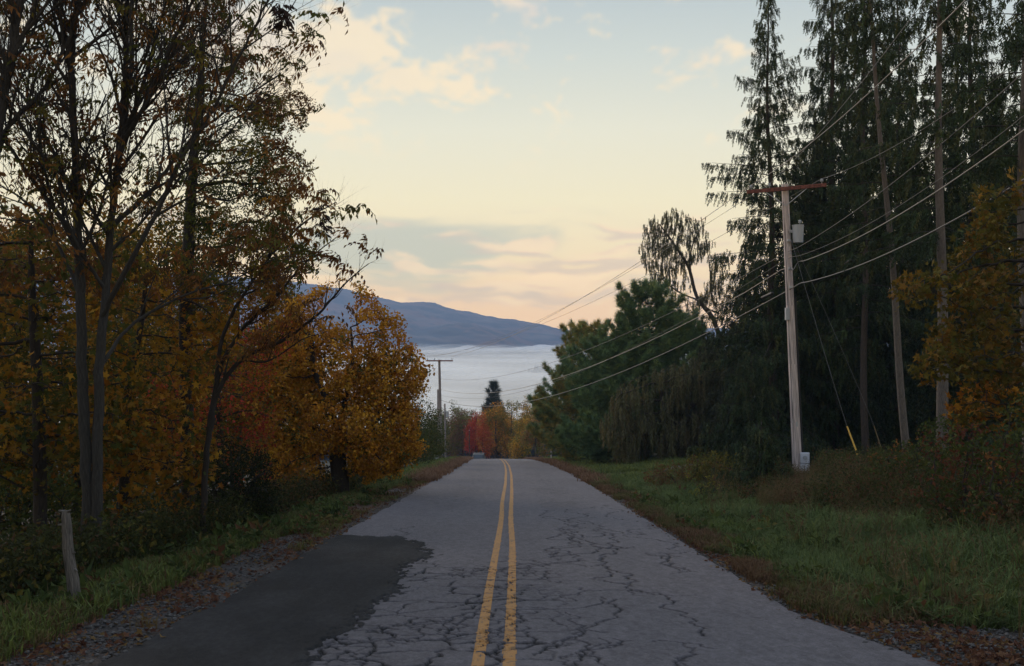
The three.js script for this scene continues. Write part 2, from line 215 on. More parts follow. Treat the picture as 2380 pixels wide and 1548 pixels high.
// ------------------------------------------------------------------ geometry builders
class Tubes {
  constructor() { this.p = []; this.n = []; this.u = []; this.i = []; }
  chain(pts, rad, sides) {
    if (pts.length < 2) return; const b = this.p.length / 3; let prev = null; const T = new THREE.Vector3(), N = new THREE.Vector3(), B = new THREE.Vector3(); let len = 0;
    for (let k = 0; k < pts.length; k++) {
      T.copy(pts[Math.min(k + 1, pts.length - 1)]).sub(pts[Math.max(k - 1, 0)]).normalize();
      if (!prev) prev = Math.abs(T.y) < .9 ? V(0, 1, 0) : V(1, 0, 0);
      N.copy(prev).addScaledVector(T, -prev.dot(T)).normalize(); B.crossVectors(T, N); prev = N.clone();
      if (k) len += pts[k].distanceTo(pts[k - 1]);
      for (let s = 0; s <= sides; s++) { const a = s / sides * Math.PI * 2, c = Math.cos(a), d = Math.sin(a), nx = N.x * c + B.x * d, ny = N.y * c + B.y * d, nz = N.z * c + B.z * d; this.p.push(pts[k].x + nx * rad[k], pts[k].y + ny * rad[k], pts[k].z + nz * rad[k]); this.n.push(nx, ny, nz); this.u.push(s / sides * rad[0] * 6.28, len); }
    }
    const m = sides + 1; for (let k = 0; k < pts.length - 1; k++) for (let s = 0; s < sides; s++) { const a = b + k * m + s; this.i.push(a, a + 1, a + m, a + 1, a + m + 1, a + m); }
    const tip = this.p.length / 3, e = pts[pts.length - 1]; this.p.push(e.x, e.y, e.z); this.n.push(T.x, T.y, T.z); this.u.push(0, len); for (let s = 0; s < sides; s++) this.i.push(tip - m + s, tip - m + s + 1, tip);
  }
  build() { const g = new THREE.BufferGeometry(); g.setAttribute('position', new THREE.Float32BufferAttribute(this.p, 3)); g.setAttribute('normal', new THREE.Float32BufferAttribute(this.n, 3)); g.setAttribute('uv', new THREE.Float32BufferAttribute(this.u, 2)); g.setIndex(this.i); return g; }
}
function tube(pts, r0, r1, sides = 8, n = 24) { const c = new THREE.CatmullRomCurve3(pts), t = new Tubes(), p = c.getPoints(n); t.chain(p, p.map((_, i) => lerp(r0, r1, i / n)), sides); return t.build(); }
function spline(pts, n) { return new THREE.CatmullRomCurve3(pts).getPoints(n); }
class Tris {   // loose faces
  constructor() { this.p = []; }
  tri(a, b, c) { this.p.push(a.x, a.y, a.z, b.x, b.y, b.z, c.x, c.y, c.z); }
  build() { const g = new THREE.BufferGeometry(); g.setAttribute('position', new THREE.Float32BufferAttribute(this.p, 3)); g.computeVertexNormals(); return g; }
}
// one leaf: base at o, along d, width axis w, folded on the midrib
function leaf(T, o, d, w, L, Wd, curl = .15) { const nrm = V(0, 0, 0).crossVectors(d, w).normalize(); const tip = o.clone().addScaledVector(d, L).addScaledVector(nrm, -curl * L), m = o.clone().addScaledVector(d, L * .48); const l = m.clone().addScaledVector(w, Wd / 2).addScaledVector(nrm, Wd * .22), r = m.clone().addScaledVector(w, -Wd / 2).addScaledVector(nrm, Wd * .22); T.tri(o, l, m); T.tri(l, tip, m); T.tri(o, m, r); T.tri(m, tip, r); }
function mapleLeaf(T, o, d, w, L) { const nrm = V(0, 0, 0).crossVectors(d, w).normalize(); const q = (a, r, k = 0) => o.clone().addScaledVector(d, Math.cos(a) * r * L + .18 * L).addScaledVector(w, Math.sin(a) * r * L).addScaledVector(nrm, (-.18 * r * r + k) * L); const c = q(0, .12, .05); const ring = [q(3.14, .16), q(2.25, .5), q(1.7, .3), q(1.05, .72), q(.5, .38), q(0, .85), q(-.5, .38), q(-1.05, .72), q(-1.7, .3), q(-2.25, .5)]; for (let i = 0; i < 10; i++) T.tri(c, ring[i], ring[(i + 1) % 10]); }
function rdir(r) { const z = r() * 2 - 1, a = r() * 6.283, s = Math.sqrt(1 - z * z); return V(s * Math.cos(a), z, s * Math.sin(a)); }
function perp(d, r) { return V(0, 0, 0).crossVectors(d, rdir(r)).normalize(); }
// clumps of leaves, origin at the twig, spreading along +y
function leafClump({ n, spread, L, W, seed, kind = 'plain', hang = .3 }) { const T = new Tris(), r = rng(seed); for (let i = 0; i < n; i++) { const o = rdir(r).multiplyScalar(spread * Math.cbrt(r())); o.y += spread * .4; const d = rdir(r); d.y -= hang; d.normalize(); const w = perp(d, r); if (Math.abs(w.y) > .6) w.y *= .4; w.normalize(); const s = .65 + .7 * r(); if (kind === 'maple') mapleLeaf(T, o, d, w, L * s); else leaf(T, o, d, w, L * s, W * s); } return T.build(); }
function ashLeaves({ n, seed, L = .30 }) { const T = new Tris(), r = rng(seed); for (let k = 0; k < n; k++) { const a = r() * 6.28, out = V(Math.cos(a), .25 + .3 * r(), Math.sin(a)).normalize(); const len = L * (.7 + .5 * r()); const p = V(0, .04 * r(), 0); for (let i = 1; i <= 4; i++) { const t = i / 4, c = p.clone().addScaledVector(out, len * t); c.y -= len * .75 * t * t; const side = V(-out.z, 0, out.x); for (const s of i === 4 ? [0] : [-1, 1]) { const d = out.clone().multiplyScalar(.5).addScaledVector(side, s * .8); d.y -= .9 + .4 * r(); d.normalize(); leaf(T, c, d, perp(d, r), .078 * (.75 + .5 * r()), .030, .12); } } } return T.build(); }
function needleSpray({ len, n, seed, w = .022, L = .13 }) { const T = new Tris(), r = rng(seed); for (let i = 0; i < n; i++) { const t = i / n, o = V((r() - .5) * .05, -len * t, (r() - .5) * .05); const a = r() * 6.28, d = V(Math.cos(a) * .75, -.75 - .4 * r(), Math.sin(a) * .75).normalize(); const ll = L * (1.15 - .7 * t) * (.7 + .6 * r()); leaf(T, o, d, perp(d, r), ll, w, .2); } return T.build(); }
function pineTuft({ n, seed, L = .16, w = .012 }) { const T = new Tris(), r = rng(seed); for (let i = 0; i < n; i++) { const d = rdir(r); d.y = Math.abs(d.y) * .7 + .55; d.normalize(); const W = perp(d, r), L2 = L * (.7 + .5 * r()), o = d.clone().multiplyScalar(.02 * r()); T.tri(o.clone().addScaledVector(W, w / 2), o.clone().addScaledVector(W, -w / 2), o.clone().addScaledVector(d, L2)); } return T.build(); }
function willowStrand({ len, n, seed, L = .10, W = .018 }) { const T = new Tris(), r = rng(seed); let p = V(0, 0, 0); const dir = V(.25, -.6, 0); for (let i = 0; i < n; i++) { const q = p.clone().addScaledVector(dir.clone().normalize(), len / n); dir.y -= .35; dir.x *= .88; T.tri(p, p.clone().add(V(.006, 0, .004)), q); const d = V(r() - .5, -.8 - .6 * r(), r() - .5).normalize(); leaf(T, q, d, perp(d, r), L * (.7 + .6 * r()), W, .1); if (r() < .7) { const e = V(r() - .5, -.5, r() - .5).normalize(); leaf(T, q, e, perp(e, r), L, W, .1); } p = q; } return T.build(); }
function grassTuft({ n, h, spread, seed, w = .008, bend = .5 }) { const T = new Tris(), r = rng(seed); for (let i = 0; i < n; i++) { const a = r() * 6.28, o = V(Math.cos(a), 0, Math.sin(a)).multiplyScalar(spread * Math.sqrt(r())), b = r() * 6.28, L = h * (.5 + .6 * r()), out = V(Math.cos(b), 0, Math.sin(b)), k = bend * (.3 + r()), s = V(-out.z, 0, out.x).multiplyScalar(w * (.7 + .6 * r())); const m = o.clone().addScaledVector(out, L * k * .25).add(V(0, L * .55, 0)), e = o.clone().addScaledVector(out, L * k).add(V(0, L * (1 - .45 * k * k), 0)); o.y = -.03; T.tri(o.clone().add(s), o.clone().sub(s), m.clone().addScaledVector(s, .8)); T.tri(o.clone().sub(s), m.clone().addScaledVector(s, -.8), m.clone().addScaledVector(s, .8)); T.tri(m.clone().addScaledVector(s, .8), m.clone().addScaledVector(s, -.8), e); } return T.build(); }
function seedGrass({ n, h, spread, seed }) { const T = new Tris(), r = rng(seed); const lean = V(.30, 0, .1); for (let i = 0; i < n; i++) { const a = r() * 6.28, o = V(Math.cos(a), 0, Math.sin(a)).multiplyScalar(spread * Math.sqrt(r())), L = h * (.65 + .5 * r()), b = r() * 6.28, out = V(Math.cos(b) * .35, 0, Math.sin(b) * .35).add(lean), s = perp(V(0, 1, 0), r).multiplyScalar(.004); const e = o.clone().addScaledVector(out, L * .6).add(V(0, L, 0)), m = o.clone().addScaledVector(out, L * .18).add(V(0, L * .55, 0)); T.tri(o.clone().add(s), o.clone().sub(s), m); T.tri(m.clone().add(s), m.clone().sub(s), e); T.tri(m.clone().add(s), o.clone().add(s), m.clone().sub(s)); for (let q = 0; q < 5; q++) { const t = .62 + .09 * q, c = m.clone().lerp(e, (t - .5) * 2), d = rdir(r); d.y = Math.abs(d.y) + .5; d.normalize(); leaf(T, c, d, perp(d, r), .085 * L, .016, .1); } if (i % 2) { const d = out.clone().multiplyScalar(1.4).add(V(r() - .5, .8, r() - .5)).normalize(); leaf(T, o, d, perp(d, r), L * .6, .012, .4); } } return T.build(); }

// materials of plants
const leafMat = (t = .35) => new THREE.MeshPhysicalMaterial({ color: 0xffffff, roughness: .95, transmission: t, thickness: 0, specularIntensity: .15, side: THREE.DoubleSide });
const LEAF = leafMat(.35), NEEDLE = new THREE.MeshStandardMaterial({ color: 0xffffff, roughness: .9, side: THREE.DoubleSide });
const barkTex = speckle(256, (x, y, r) => { const v = 135 + 120 * (tnoise(x / 5, y / 22, 51, 61) - .5) + 60 * (tnoise(x / 22, y / 30, 12, 3) - .5) + 45 * (r() - .5); const q = clamp(v, 0, 255); return [q, q, q]; }, 8); barkTex.repeat.set(3, 1.6);
const bark = (r, g, b) => new THREE.MeshStandardMaterial({ color: lin(r, g, b), map: barkTex, bumpMap: barkTex, bumpScale: .012, roughness: .95 });
const BARK_ASH = bark(.075, .068, .060), BARK_DARK = bark(.055, .043, .036), BARK_PINE = bark(.26, .22, .19), BARK_BROWN = bark(.10, .075, .06);

const M4 = new THREE.Matrix4(), Q = new THREE.Quaternion(), UPV = V(0, 1, 0);
function pick(pal, r) { const i = Math.floor(r() * pal.length), c = pal[i], k = .72 + .56 * r(); return lin(c[0] * k, c[1] * k, c[2] * k); }
function instanced(name, geos, mat, sites, parent, kindStuff = true) {   // sites: {p, q, s, c}; each geometry variant takes its share
  geos.forEach((g, gi) => { const mine = sites.filter((_, i) => i % geos.length === gi); if (!mine.length) return; const m = new THREE.InstancedMesh(g, mat, mine.length); m.name = name; m.castShadow = m.receiveShadow = true; if (kindStuff) m.userData.kind = 'stuff'; mine.forEach((s, i) => { M4.compose(s.p, s.q, typeof s.s === 'number' ? V(s.s, s.s, s.s) : s.s); m.setMatrixAt(i, M4); m.setColorAt(i, s.c); }); parent.add(m); });
}
const turnTo = (d, spin) => { const q = new THREE.Quaternion().setFromUnitVectors(UPV, d); return q.multiply(new THREE.Quaternion().setFromAxisAngle(UPV, spin)); };
const yaw = (a) => new THREE.Quaternion().setFromAxisAngle(UPV, a);

// space colonisation: boughs grow towards points scattered through the crown
function colonise({ stems, attract, step, kill, reach, rise = .0, r }) {
  const nodes = []; for (const s of stems) { let prev = s.from ?? -1; for (const p of s.pts) { nodes.push({ p: p.clone(), par: prev, kids: 0, d: V(0, 0, 0), n: 0 }); if (prev >= 0) nodes[prev].kids++; prev = nodes.length - 1; } }
  const A = attract.map((p) => ({ p, i: -1, d: 1e9 })); let from = 0, alive = A;
  for (let it = 0; it < 160 && alive.length; it++) {
    for (const a of alive) for (let k = from; k < nodes.length; k++) { const d = a.p.distanceToSquared(nodes[k].p); if (d < a.d) { a.d = d; a.i = k; } }
    from = nodes.length; const touched = new Set();
    for (const a of alive) if (a.d < reach * reach) { const nd = nodes[a.i]; nd.d.add(a.p.clone().sub(nd.p).normalize()); nd.n++; touched.add(a.i); }
    if (!touched.size) { let best = alive[0]; for (const a of alive) if (a.d < best.d) best = a; const nd = nodes[best.i]; nd.d.add(best.p.clone().sub(nd.p).normalize()); nd.n = 1; touched.add(best.i); }
    let grew = 0;
    for (const i of touched) { const nd = nodes[i]; const d = nd.d.divideScalar(nd.n); d.y += rise; d.x += (r() - .5) * .35; d.y += (r() - .5) * .35; d.z += (r() - .5) * .35; d.normalize(); const p = nd.p.clone().addScaledVector(d, step); nd.d.set(0, 0, 0); nd.n = 0; if (nd.kids > 3) continue; nodes.push({ p, par: i, kids: 0, d: V(0, 0, 0), n: 0 }); nd.kids++; grew++; }
    if (!grew) break;
    alive = alive.filter((a) => { for (let k = from; k < nodes.length; k++) if (a.p.distanceToSquared(nodes[k].p) < kill * kill) return false; return true; });
    if (nodes.length > 6000) break;
  }
  return nodes;
}
function wood(nodes, tipR, baseR, expo = 2.2) {
  const kids = nodes.map(() => []); nodes.forEach((n, i) => { if (n.par >= 0) kids[n.par].push(i); });
  const rad = new Float32Array(nodes.length), far = new Int32Array(nodes.length);
  for (let i = nodes.length - 1; i >= 0; i--) { let s = 0; for (const k of kids[i]) { s += rad[k] ** expo; far[i] = Math.max(far[i], far[k] + 1); } rad[i] = kids[i].length ? Math.max(tipR, s ** (1 / expo)) : tipR; }
  const k = Math.log(baseR / tipR) / Math.log(Math.max(1.01, rad[0] / tipR)); for (let i = 0; i < rad.length; i++) rad[i] = tipR * (rad[i] / tipR) ** k;
  const T = new Tubes();
  const start = []; nodes.forEach((n, i) => { if (n.par < 0) start.push([-1, i]); });
  while (start.length) { const [from, first] = start.pop(); const pts = [], rr = []; if (from >= 0) { pts.push(nodes[from].p); rr.push(Math.min(rad[from], rad[first] * 1.25)); } let i = first; for (;;) { pts.push(nodes[i].p); rr.push(rad[i]); const ks = kids[i]; if (!ks.length) break; let b = ks[0]; for (const q of ks) if (rad[q] > rad[b]) b = q; for (const q of ks) if (q !== b) start.push([i, q]); i = b; } const r0 = rr[Math.min(1, rr.length - 1)]; T.chain(pts, rr, r0 > .08 ? 9 : r0 > .03 ? 6 : r0 > .012 ? 4 : 3); }
  return { geo: T.build(), kids, rad, far };
}
function inEllipsoids(list, n, r, holes) { const vol = list.map((e) => e.r[0] * e.r[1] * e.r[2] * (e.k ?? 1)), tot = vol.reduce((a, b) => a + b); const out = []; let guard = 0; while (out.length < n && guard++ < n * 30) { let t = r() * tot, i = 0; while (i < list.length - 1 && (t -= vol[i]) > 0) i++; const e = list[i], d = rdir(r).multiplyScalar(Math.cbrt(.12 + .88 * r())); const p = V(e.c[0] + d.x * e.r[0], e.c[1] + d.y * e.r[1], e.c[2] + d.z * e.r[2]); if (p.y < .15) continue; if (holes && fbm(p.x * holes[0] + 60 + p.z * .7 * holes[0], p.y * holes[0] + p.z * .5 * holes[0] + 20, 2) < holes[1]) continue; out.push(p); } return out; }
// a broadleaf tree; positions are metres from its base
function broadleaf(o) {
  const r = rng(o.seed), g = thing(o.name, o.label, o.category ?? 'tree', o.base, o.group);
  const nodes = colonise({ stems: o.stems, attract: inEllipsoids(o.crown, o.n, r, o.holes), step: o.step ?? .3, kill: o.kill ?? .42, reach: o.reach ?? 2.2, rise: o.rise ?? .05, r });
  const w = wood(nodes, o.tip ?? .006, o.baseR, 2.1); part('trunk', w.geo, o.bark, g);
  const sites = []; nodes.forEach((nd, i) => { if (w.far[i] > (o.depth ?? 2) || nd.par < 0) return; const m = o.per ?? 2, cnt = Math.floor(m) + (r() < m % 1 ? 1 : 0); for (let k = 0; k < cnt; k++) { const d = nd.p.clone().sub(nodes[nd.par].p).normalize().addScaledVector(rdir(r), .8).normalize(); if (o.upright) d.lerp(UPV, o.upright).normalize(); const p = nd.p.clone().addScaledVector(rdir(r), (o.scatter ?? .12) * r()); const pal = typeof o.palette === 'function' ? o.palette(p, r) : o.palette; if (!pal) continue; sites.push({ p, q: turnTo(d, r() * 6.28), s: (o.size ?? 1) * (.75 + .5 * r()), c: pick(pal, r) }); } });
  if (o.single && o.singleGeo) {   // the leaves that hang clear, one by one
    const far = [...nodes.keys()].filter((i) => w.far[i] === 0).sort((a, b) => o.single.score(nodes[b].p) - o.single.score(nodes[a].p)).slice(0, o.single.n);
    const mats = o.single.colours.map((c) => { const m = leafMat(.35); m.color = lin(...c); return m; });
    far.forEach((i, k) => { const m = part('leaf', o.singleGeo, mats[k % mats.length], g); m.position.copy(nodes[i].p).addScaledVector(rdir(r), .05); m.quaternion.copy(turnTo(V(r() - .5, .1 + .4 * r(), r() - .5).normalize(), r() * 6.28)); m.scale.setScalar(.8 + .5 * r()); });
  }
  instanced('crown', o.leaves, o.leafMat ?? LEAF, sites, g); return g;
}

// ------------------------------------------------------------------ the mountain, the valley mist, the knoll in it
const px2x = (px, Z) => (px - CX) / F * Z;
{
  const R = [[-1500, 640], [0, 622], [450, 634], [620, 648], [720, 659], [800, 671], [870, 690], [940, 704], [1000, 702], [1060, 720], [1170, 740], [1250, 752], [1300, 766], [1350, 780], [1430, 786], [1640, 764], [1800, 758], [2380, 745], [4200, 735]];
  const ZR = 4600, ridge = (x) => { const px = CX + x / ZR * F; for (let i = 1; i < R.length; i++) if (px <= R[i][0]) { const t = (px - R[i - 1][0]) / (R[i][0] - R[i - 1][0]), s = t * t * (3 - 2 * t); return (HY - lerp(R[i - 1][1], R[i][1], .5 * t + .5 * s)) / F * ZR; } return 180; };
  const pos = [], col = [], idx = [], nx = 520, nz = 200;
  for (let j = 0; j <= nz; j++) { const t = j / nz, Z = lerp(1900, 5400, t); for (let i = 0; i <= nx; i++) { const x = lerp(-4600, 4600, i / nx), up = Math.min(ss(1900, 4600, Z), 1) * .55 + .45 * clamp((Z - 1900) / 2700, 0, 1), back = Z > ZR ? 1 - .9 * ss(ZR, 5400, Z) : 1;
    const fold = (fbm(x * .0022 + 9, Z * .0012, 4) - .5) * 190 * Math.sin(Math.PI * clamp((Z - 1900) / 2700, 0, 1)) ** 2, tree = 9 * (noise(x * .045, Z * .045) - .5) + 6 * (noise(x * .11 + 5, Z * .11) - .5);
    pos.push(x, -75 + (ridge(x) + 75) * up * back + fold + tree, -Z);
    const n = fbm(x * .004, Z * .006, 4), m = noise(x * .05 + 3, Z * .05); let c = mix3([.018, .026, .022], [.20, .095, .055], ss(.42, .60, n * .7 + m * .3)); c = mix3(c, [.16, .12, .09], ss(.55, .75, fbm(x * .009 + 20, Z * .012, 3))); col.push(...c); } }
  for (let j = 0; j < nz; j++) for (let i = 0; i < nx; i++) { const a = j * (nx + 1) + i; idx.push(a, a + 1, a + nx + 1, a + 1, a + nx + 2, a + nx + 1); }
  const g = new THREE.BufferGeometry(); g.setAttribute('position', new THREE.Float32BufferAttribute(pos, 3)); g.setAttribute('color', new THREE.Float32BufferAttribute(col, 3)); g.setIndex(idx); g.computeVertexNormals();
  structure(new THREE.Mesh(g, new THREE.MeshStandardMaterial({ vertexColors: true, roughness: 1 })), 'mountain');
  const vf = new THREE.PlaneGeometry(10000, 1700, 20, 6); vf.rotateX(-Math.PI / 2); vf.translate(0, -74, -2250); structure(new THREE.Mesh(vf, std(lin(.05, .055, .03), { roughness: 1 })), 'valley_floor');
}
{
  // mist: a thick white body with thinner veils over it
  const sheet = (lift, seed, nx, nz) => { const pos = [], idx = [], uv = []; for (let j = 0; j <= nz; j++) { const Z = 270 * (3200 / 270) ** (j / nz); for (let i = 0; i <= nx; i++) { const x = lerp(-1, 1, i / nx) * (700 + Z * .75); const h = 2.4 * (fbm(x * .003 + seed, Z * .0016, 2) - .5) + 38 * (fbm(x * .009 + 9 + seed * .3, 5 + Z * .0006, 4) - .50) * ss(1500, 2500, Z); pos.push(x, -19.5 - 3 * ss(600, 270, Z) + lift + h, -Z); uv.push(x / 1600, Z / 2600); } } for (let j = 0; j < nz; j++) for (let i = 0; i < nx; i++) { const a = j * (nx + 1) + i; idx.push(a, a + 1, a + nx + 1, a + 1, a + nx + 2, a + nx + 1); } const g = new THREE.BufferGeometry(); g.setAttribute('position', new THREE.Float32BufferAttribute(pos, 3)); g.setAttribute('uv', new THREE.Float32BufferAttribute(uv, 2)); g.setIndex(idx); g.computeVertexNormals(); return g; };
  const m = new THREE.Group(); m.name = 'mist'; tag(m, 'white morning mist filling the valley below the blue mountain', 'mist', null, 'stuff'); scene.add(m);
  part('mist_body', sheet(0, 0, 360, 110), std(lin(.97, .93, .86), { roughness: 1 }), m);
  const wisp = speckle(256, (x, y) => { const v = 255 * clamp(1.5 * (.6 * tnoise(x / 16, y / 16, 16, 7) + .4 * tnoise(x / 5, y / 5, 51, 11)) - .25, 0, 1); return [v, v, v]; }, 3);
  const veil = new THREE.MeshStandardMaterial({ color: lin(.97, .93, .86), roughness: 1, transparent: true, opacity: .34, alphaMap: wisp, side: THREE.DoubleSide, depthWrite: false });
  for (let k = 1; k <= 5; k++) part('mist_veil', sheet(k * 1.9, k * 3.7, 260, 70), veil, m);
}
{
  const g = new THREE.Group(); g.name = 'wooded_knoll'; g.position.copy(V(px2x(1256, 720), -34.5, -720)); tag(g, 'small dark wooded knoll rising out of the valley mist', 'hill', null, 'structure'); scene.add(g);
  g.scale.setScalar(.58); const h = (x, z) => 29 * Math.exp(-((x / 42) ** 2) - (z / 55) ** 2); const geo = new THREE.PlaneGeometry(260, 260, 50, 50); geo.rotateX(-Math.PI / 2); const p = geo.attributes.position; for (let i = 0; i < p.count; i++) p.setY(i, h(p.getX(i), p.getZ(i)) - 3 + 2 * noise(p.getX(i) * .2, p.getZ(i) * .2)); geo.computeVertexNormals(); part('slope', geo, std(lin(.05, .055, .04), { roughness: 1 }), g);
  const T = new Tris(), r = rng(3); for (let k = 0; k < 9; k++) { const y = k * 1.1, R = 2.6 * (1 - k / 9.5); for (let i = 0; i < 7; i++) { const a = i / 7 * 6.28 + k, b = a + .9; T.tri(V(0, y + 1.6, 0), V(Math.cos(a) * R, y - .3 * r(), Math.sin(a) * R), V(Math.cos(b) * R * .8, y - .3 * r(), Math.sin(b) * R * .8)); } }
  const sites = []; for (let i = 0; i < 420; i++) { const x = (r() + r() + r() - 1.5) * 80, z = (r() + r() - 1) * 80; sites.push({ p: V(x, h(x, z) - 4, z), q: yaw(r() * 6), s: .5 + .6 * r(), c: pick([[.04, .05, .035], [.05, .055, .03], [.10, .06, .03]], r) }); } instanced('far_wood', [T.build()], NEEDLE, sites, g);
}

// ------------------------------------------------------------------ trees on the left
const RUST = [[.19, .088, .028], [.155, .068, .024], [.22, .11, .03], [.12, .062, .026]], OLIVE = [[.10, .095, .022], [.075, .085, .022], [.13, .105, .022]], GREEN = [[.055, .075, .020], [.045, .06, .018], [.075, .085, .022]], GOLD = [[.33, .18, .02], [.27, .145, .018], [.37, .21, .026], [.22, .13, .02]], AMBER = [[.31, .135, .018], [.25, .10, .016], [.34, .165, .022]], RED = [[.36, .05, .03], [.30, .04, .028], [.42, .075, .03]];
const plainClumps = [1, 2, 3].map((s) => leafClump({ n: 9, spread: .17, L: .085, W: .05, seed: s }));
const smallClumps = [4, 5, 6].map((s) => leafClump({ n: 16, spread: .30, L: .085, W: .055, seed: s }));
const coarseClumps = [7, 8].map((s) => leafClump({ n: 26, spread: .75, L: .20, W: .14, seed: s }));
const mapleClumps = [11, 12, 13].map((s) => leafClump({ n: 6, spread: .17, L: .085, seed: s, kind: 'maple', hang: .6 }));
const ashClumps = [21, 22, 23].map((s) => ashLeaves({ n: 3, seed: s, L: .20 }));
const oneMaple = (() => { const T = new Tris(); mapleLeaf(T, V(0, 0, 0), V(0, -.5, .86), V(1, 0, 0), .09); return T.build(); })();
const oneLeaf = (() => { const T = new Tris(); leaf(T, V(0, 0, 0), V(.2, -.9, .3).normalize(), V(1, 0, .1).normalize(), .10, .042); return T.build(); })();
const baseAt = (px, Z) => ground(px2x(px, Z), Z);
const rel = (b) => (px, py, Z) => at(px, py, Z).sub(b);
const ell = (b, Z0) => (px, py, rx, ry, dz = 0, k = 1, rz = null) => { const p = at(px, py, Z0 + dz).sub(b), s = Z0 / F; return { c: [p.x, p.y, p.z], r: [rx * s, ry * s, rz ?? Math.max(rx, ry * .7) * s], k }; };
const stemOf = (b, Z0, pts, n) => { const p = spline([V(0, -.15, 0), ...pts.map(([x, y, dz = 0]) => at(x, y, Z0 + dz).sub(b))], n); return { pts: p }; };

// long straight boughs that keep forking: the bare ashes at the verge
function bough(T, tips, pts, r0, r1, lev, r, o) {
  const n = Math.max(3, Math.round(pts.length * (lev ? 2 : 5))), p = spline(pts, n); const L = p.reduce((s, q, i) => s + (i ? q.distanceTo(p[i - 1]) : 0), 0);
  if (!lev) for (let i = 1; i < p.length - 1; i++) p[i].add(V((r() - .5) * .03, 0, (r() - .5) * .03));
  T.chain(p, p.map((_, i) => lerp(r0, r1, (i / n) ** .85)), r0 > .05 ? 10 : r0 > .02 ? 6 : r0 > .008 ? 4 : 3);
  if (lev >= 2) for (let i = 1; i <= n; i++) tips.push({ p: p[i], d: p[i].clone().sub(p[i - 1]).normalize() });
  if (lev >= 3) return;
  const gap = o.gap[lev], startT = lev ? .15 : o.bare ?? .35; let spin = r() * 6.28;
  for (let s = L * startT; s < L; s += gap * (.6 + .8 * r())) {
    const f = s / L * n, i = Math.min(n - 1, Math.floor(f)), b = p[i].clone().lerp(p[i + 1], f - i), t = p[i + 1].clone().sub(p[i]).normalize(); spin += 2.4;
    const side = perp(t, r).applyAxisAngle(t, spin), ang = o.angle * (.7 + .6 * r()); const d = t.clone().multiplyScalar(Math.cos(ang)).addScaledVector(side, Math.sin(ang)).normalize(); d.y += .18; d.normalize();
    const len = (lev === 0 ? lerp(o.len[0], o.len[0] * .45, s / L) : o.len[lev]) * (.55 + .7 * r()), up = V(0, (o.sweep ?? .25) * len * .3, 0);
    const a = b.clone().addScaledVector(d, len * .5).addScaledVector(rdir(r), len * .05), e = b.clone().addScaledVector(d, len).add(up).addScaledVector(rdir(r), len * .06); const rr = Math.min(lerp(r0, r1, s / L) * .62, [.03, .012, .0055][lev]);
    bough(T, tips, [b, a, e], rr, rr * .35, lev + 1, r, o);
  }
}
function bareTree(o) {
  const r = rng(o.seed), g = thing(o.name, o.label, 'tree', o.base, o.group), T = new Tubes(), tips = [];
  for (const l of o.limbs) bough(T, tips, l.pts, l.r0, l.r1, l.lev ?? 0, r, { ...o, ...l });
  part('trunk', T.build(), o.bark, g);
  const sites = [], lone = []; for (const t of tips) { const k = o.leafChance(t.p, r); if (r() < k) { const s = { p: t.p, q: turnTo(t.d.clone().addScaledVector(UPV, .5).normalize(), r() * 6.28), s: .75 + .6 * r(), c: pick(o.palette(t.p, r), r) }; sites.push(s); if (o.clear(t.p)) lone.push(t); } }
  instanced('crown', ashClumps, LEAF, sites, g);
  const mats = RUST.map((c) => { const m = leafMat(.35); m.color = lin(...c); return m; });
  lone.sort((a, b) => o.order(a.p) - o.order(b.p)).slice(0, 160).forEach((t, k) => { const m = part('leaf', oneLeaf, mats[k % 4], g); m.position.copy(t.p).addScaledVector(rdir(r), .06); m.quaternion.copy(yaw(r() * 6.28)).multiply(new THREE.Quaternion().setFromAxisAngle(V(1, 0, 0), (r() - .5))); m.scale.setScalar(.9 + .5 * r()); });
  return g;
}
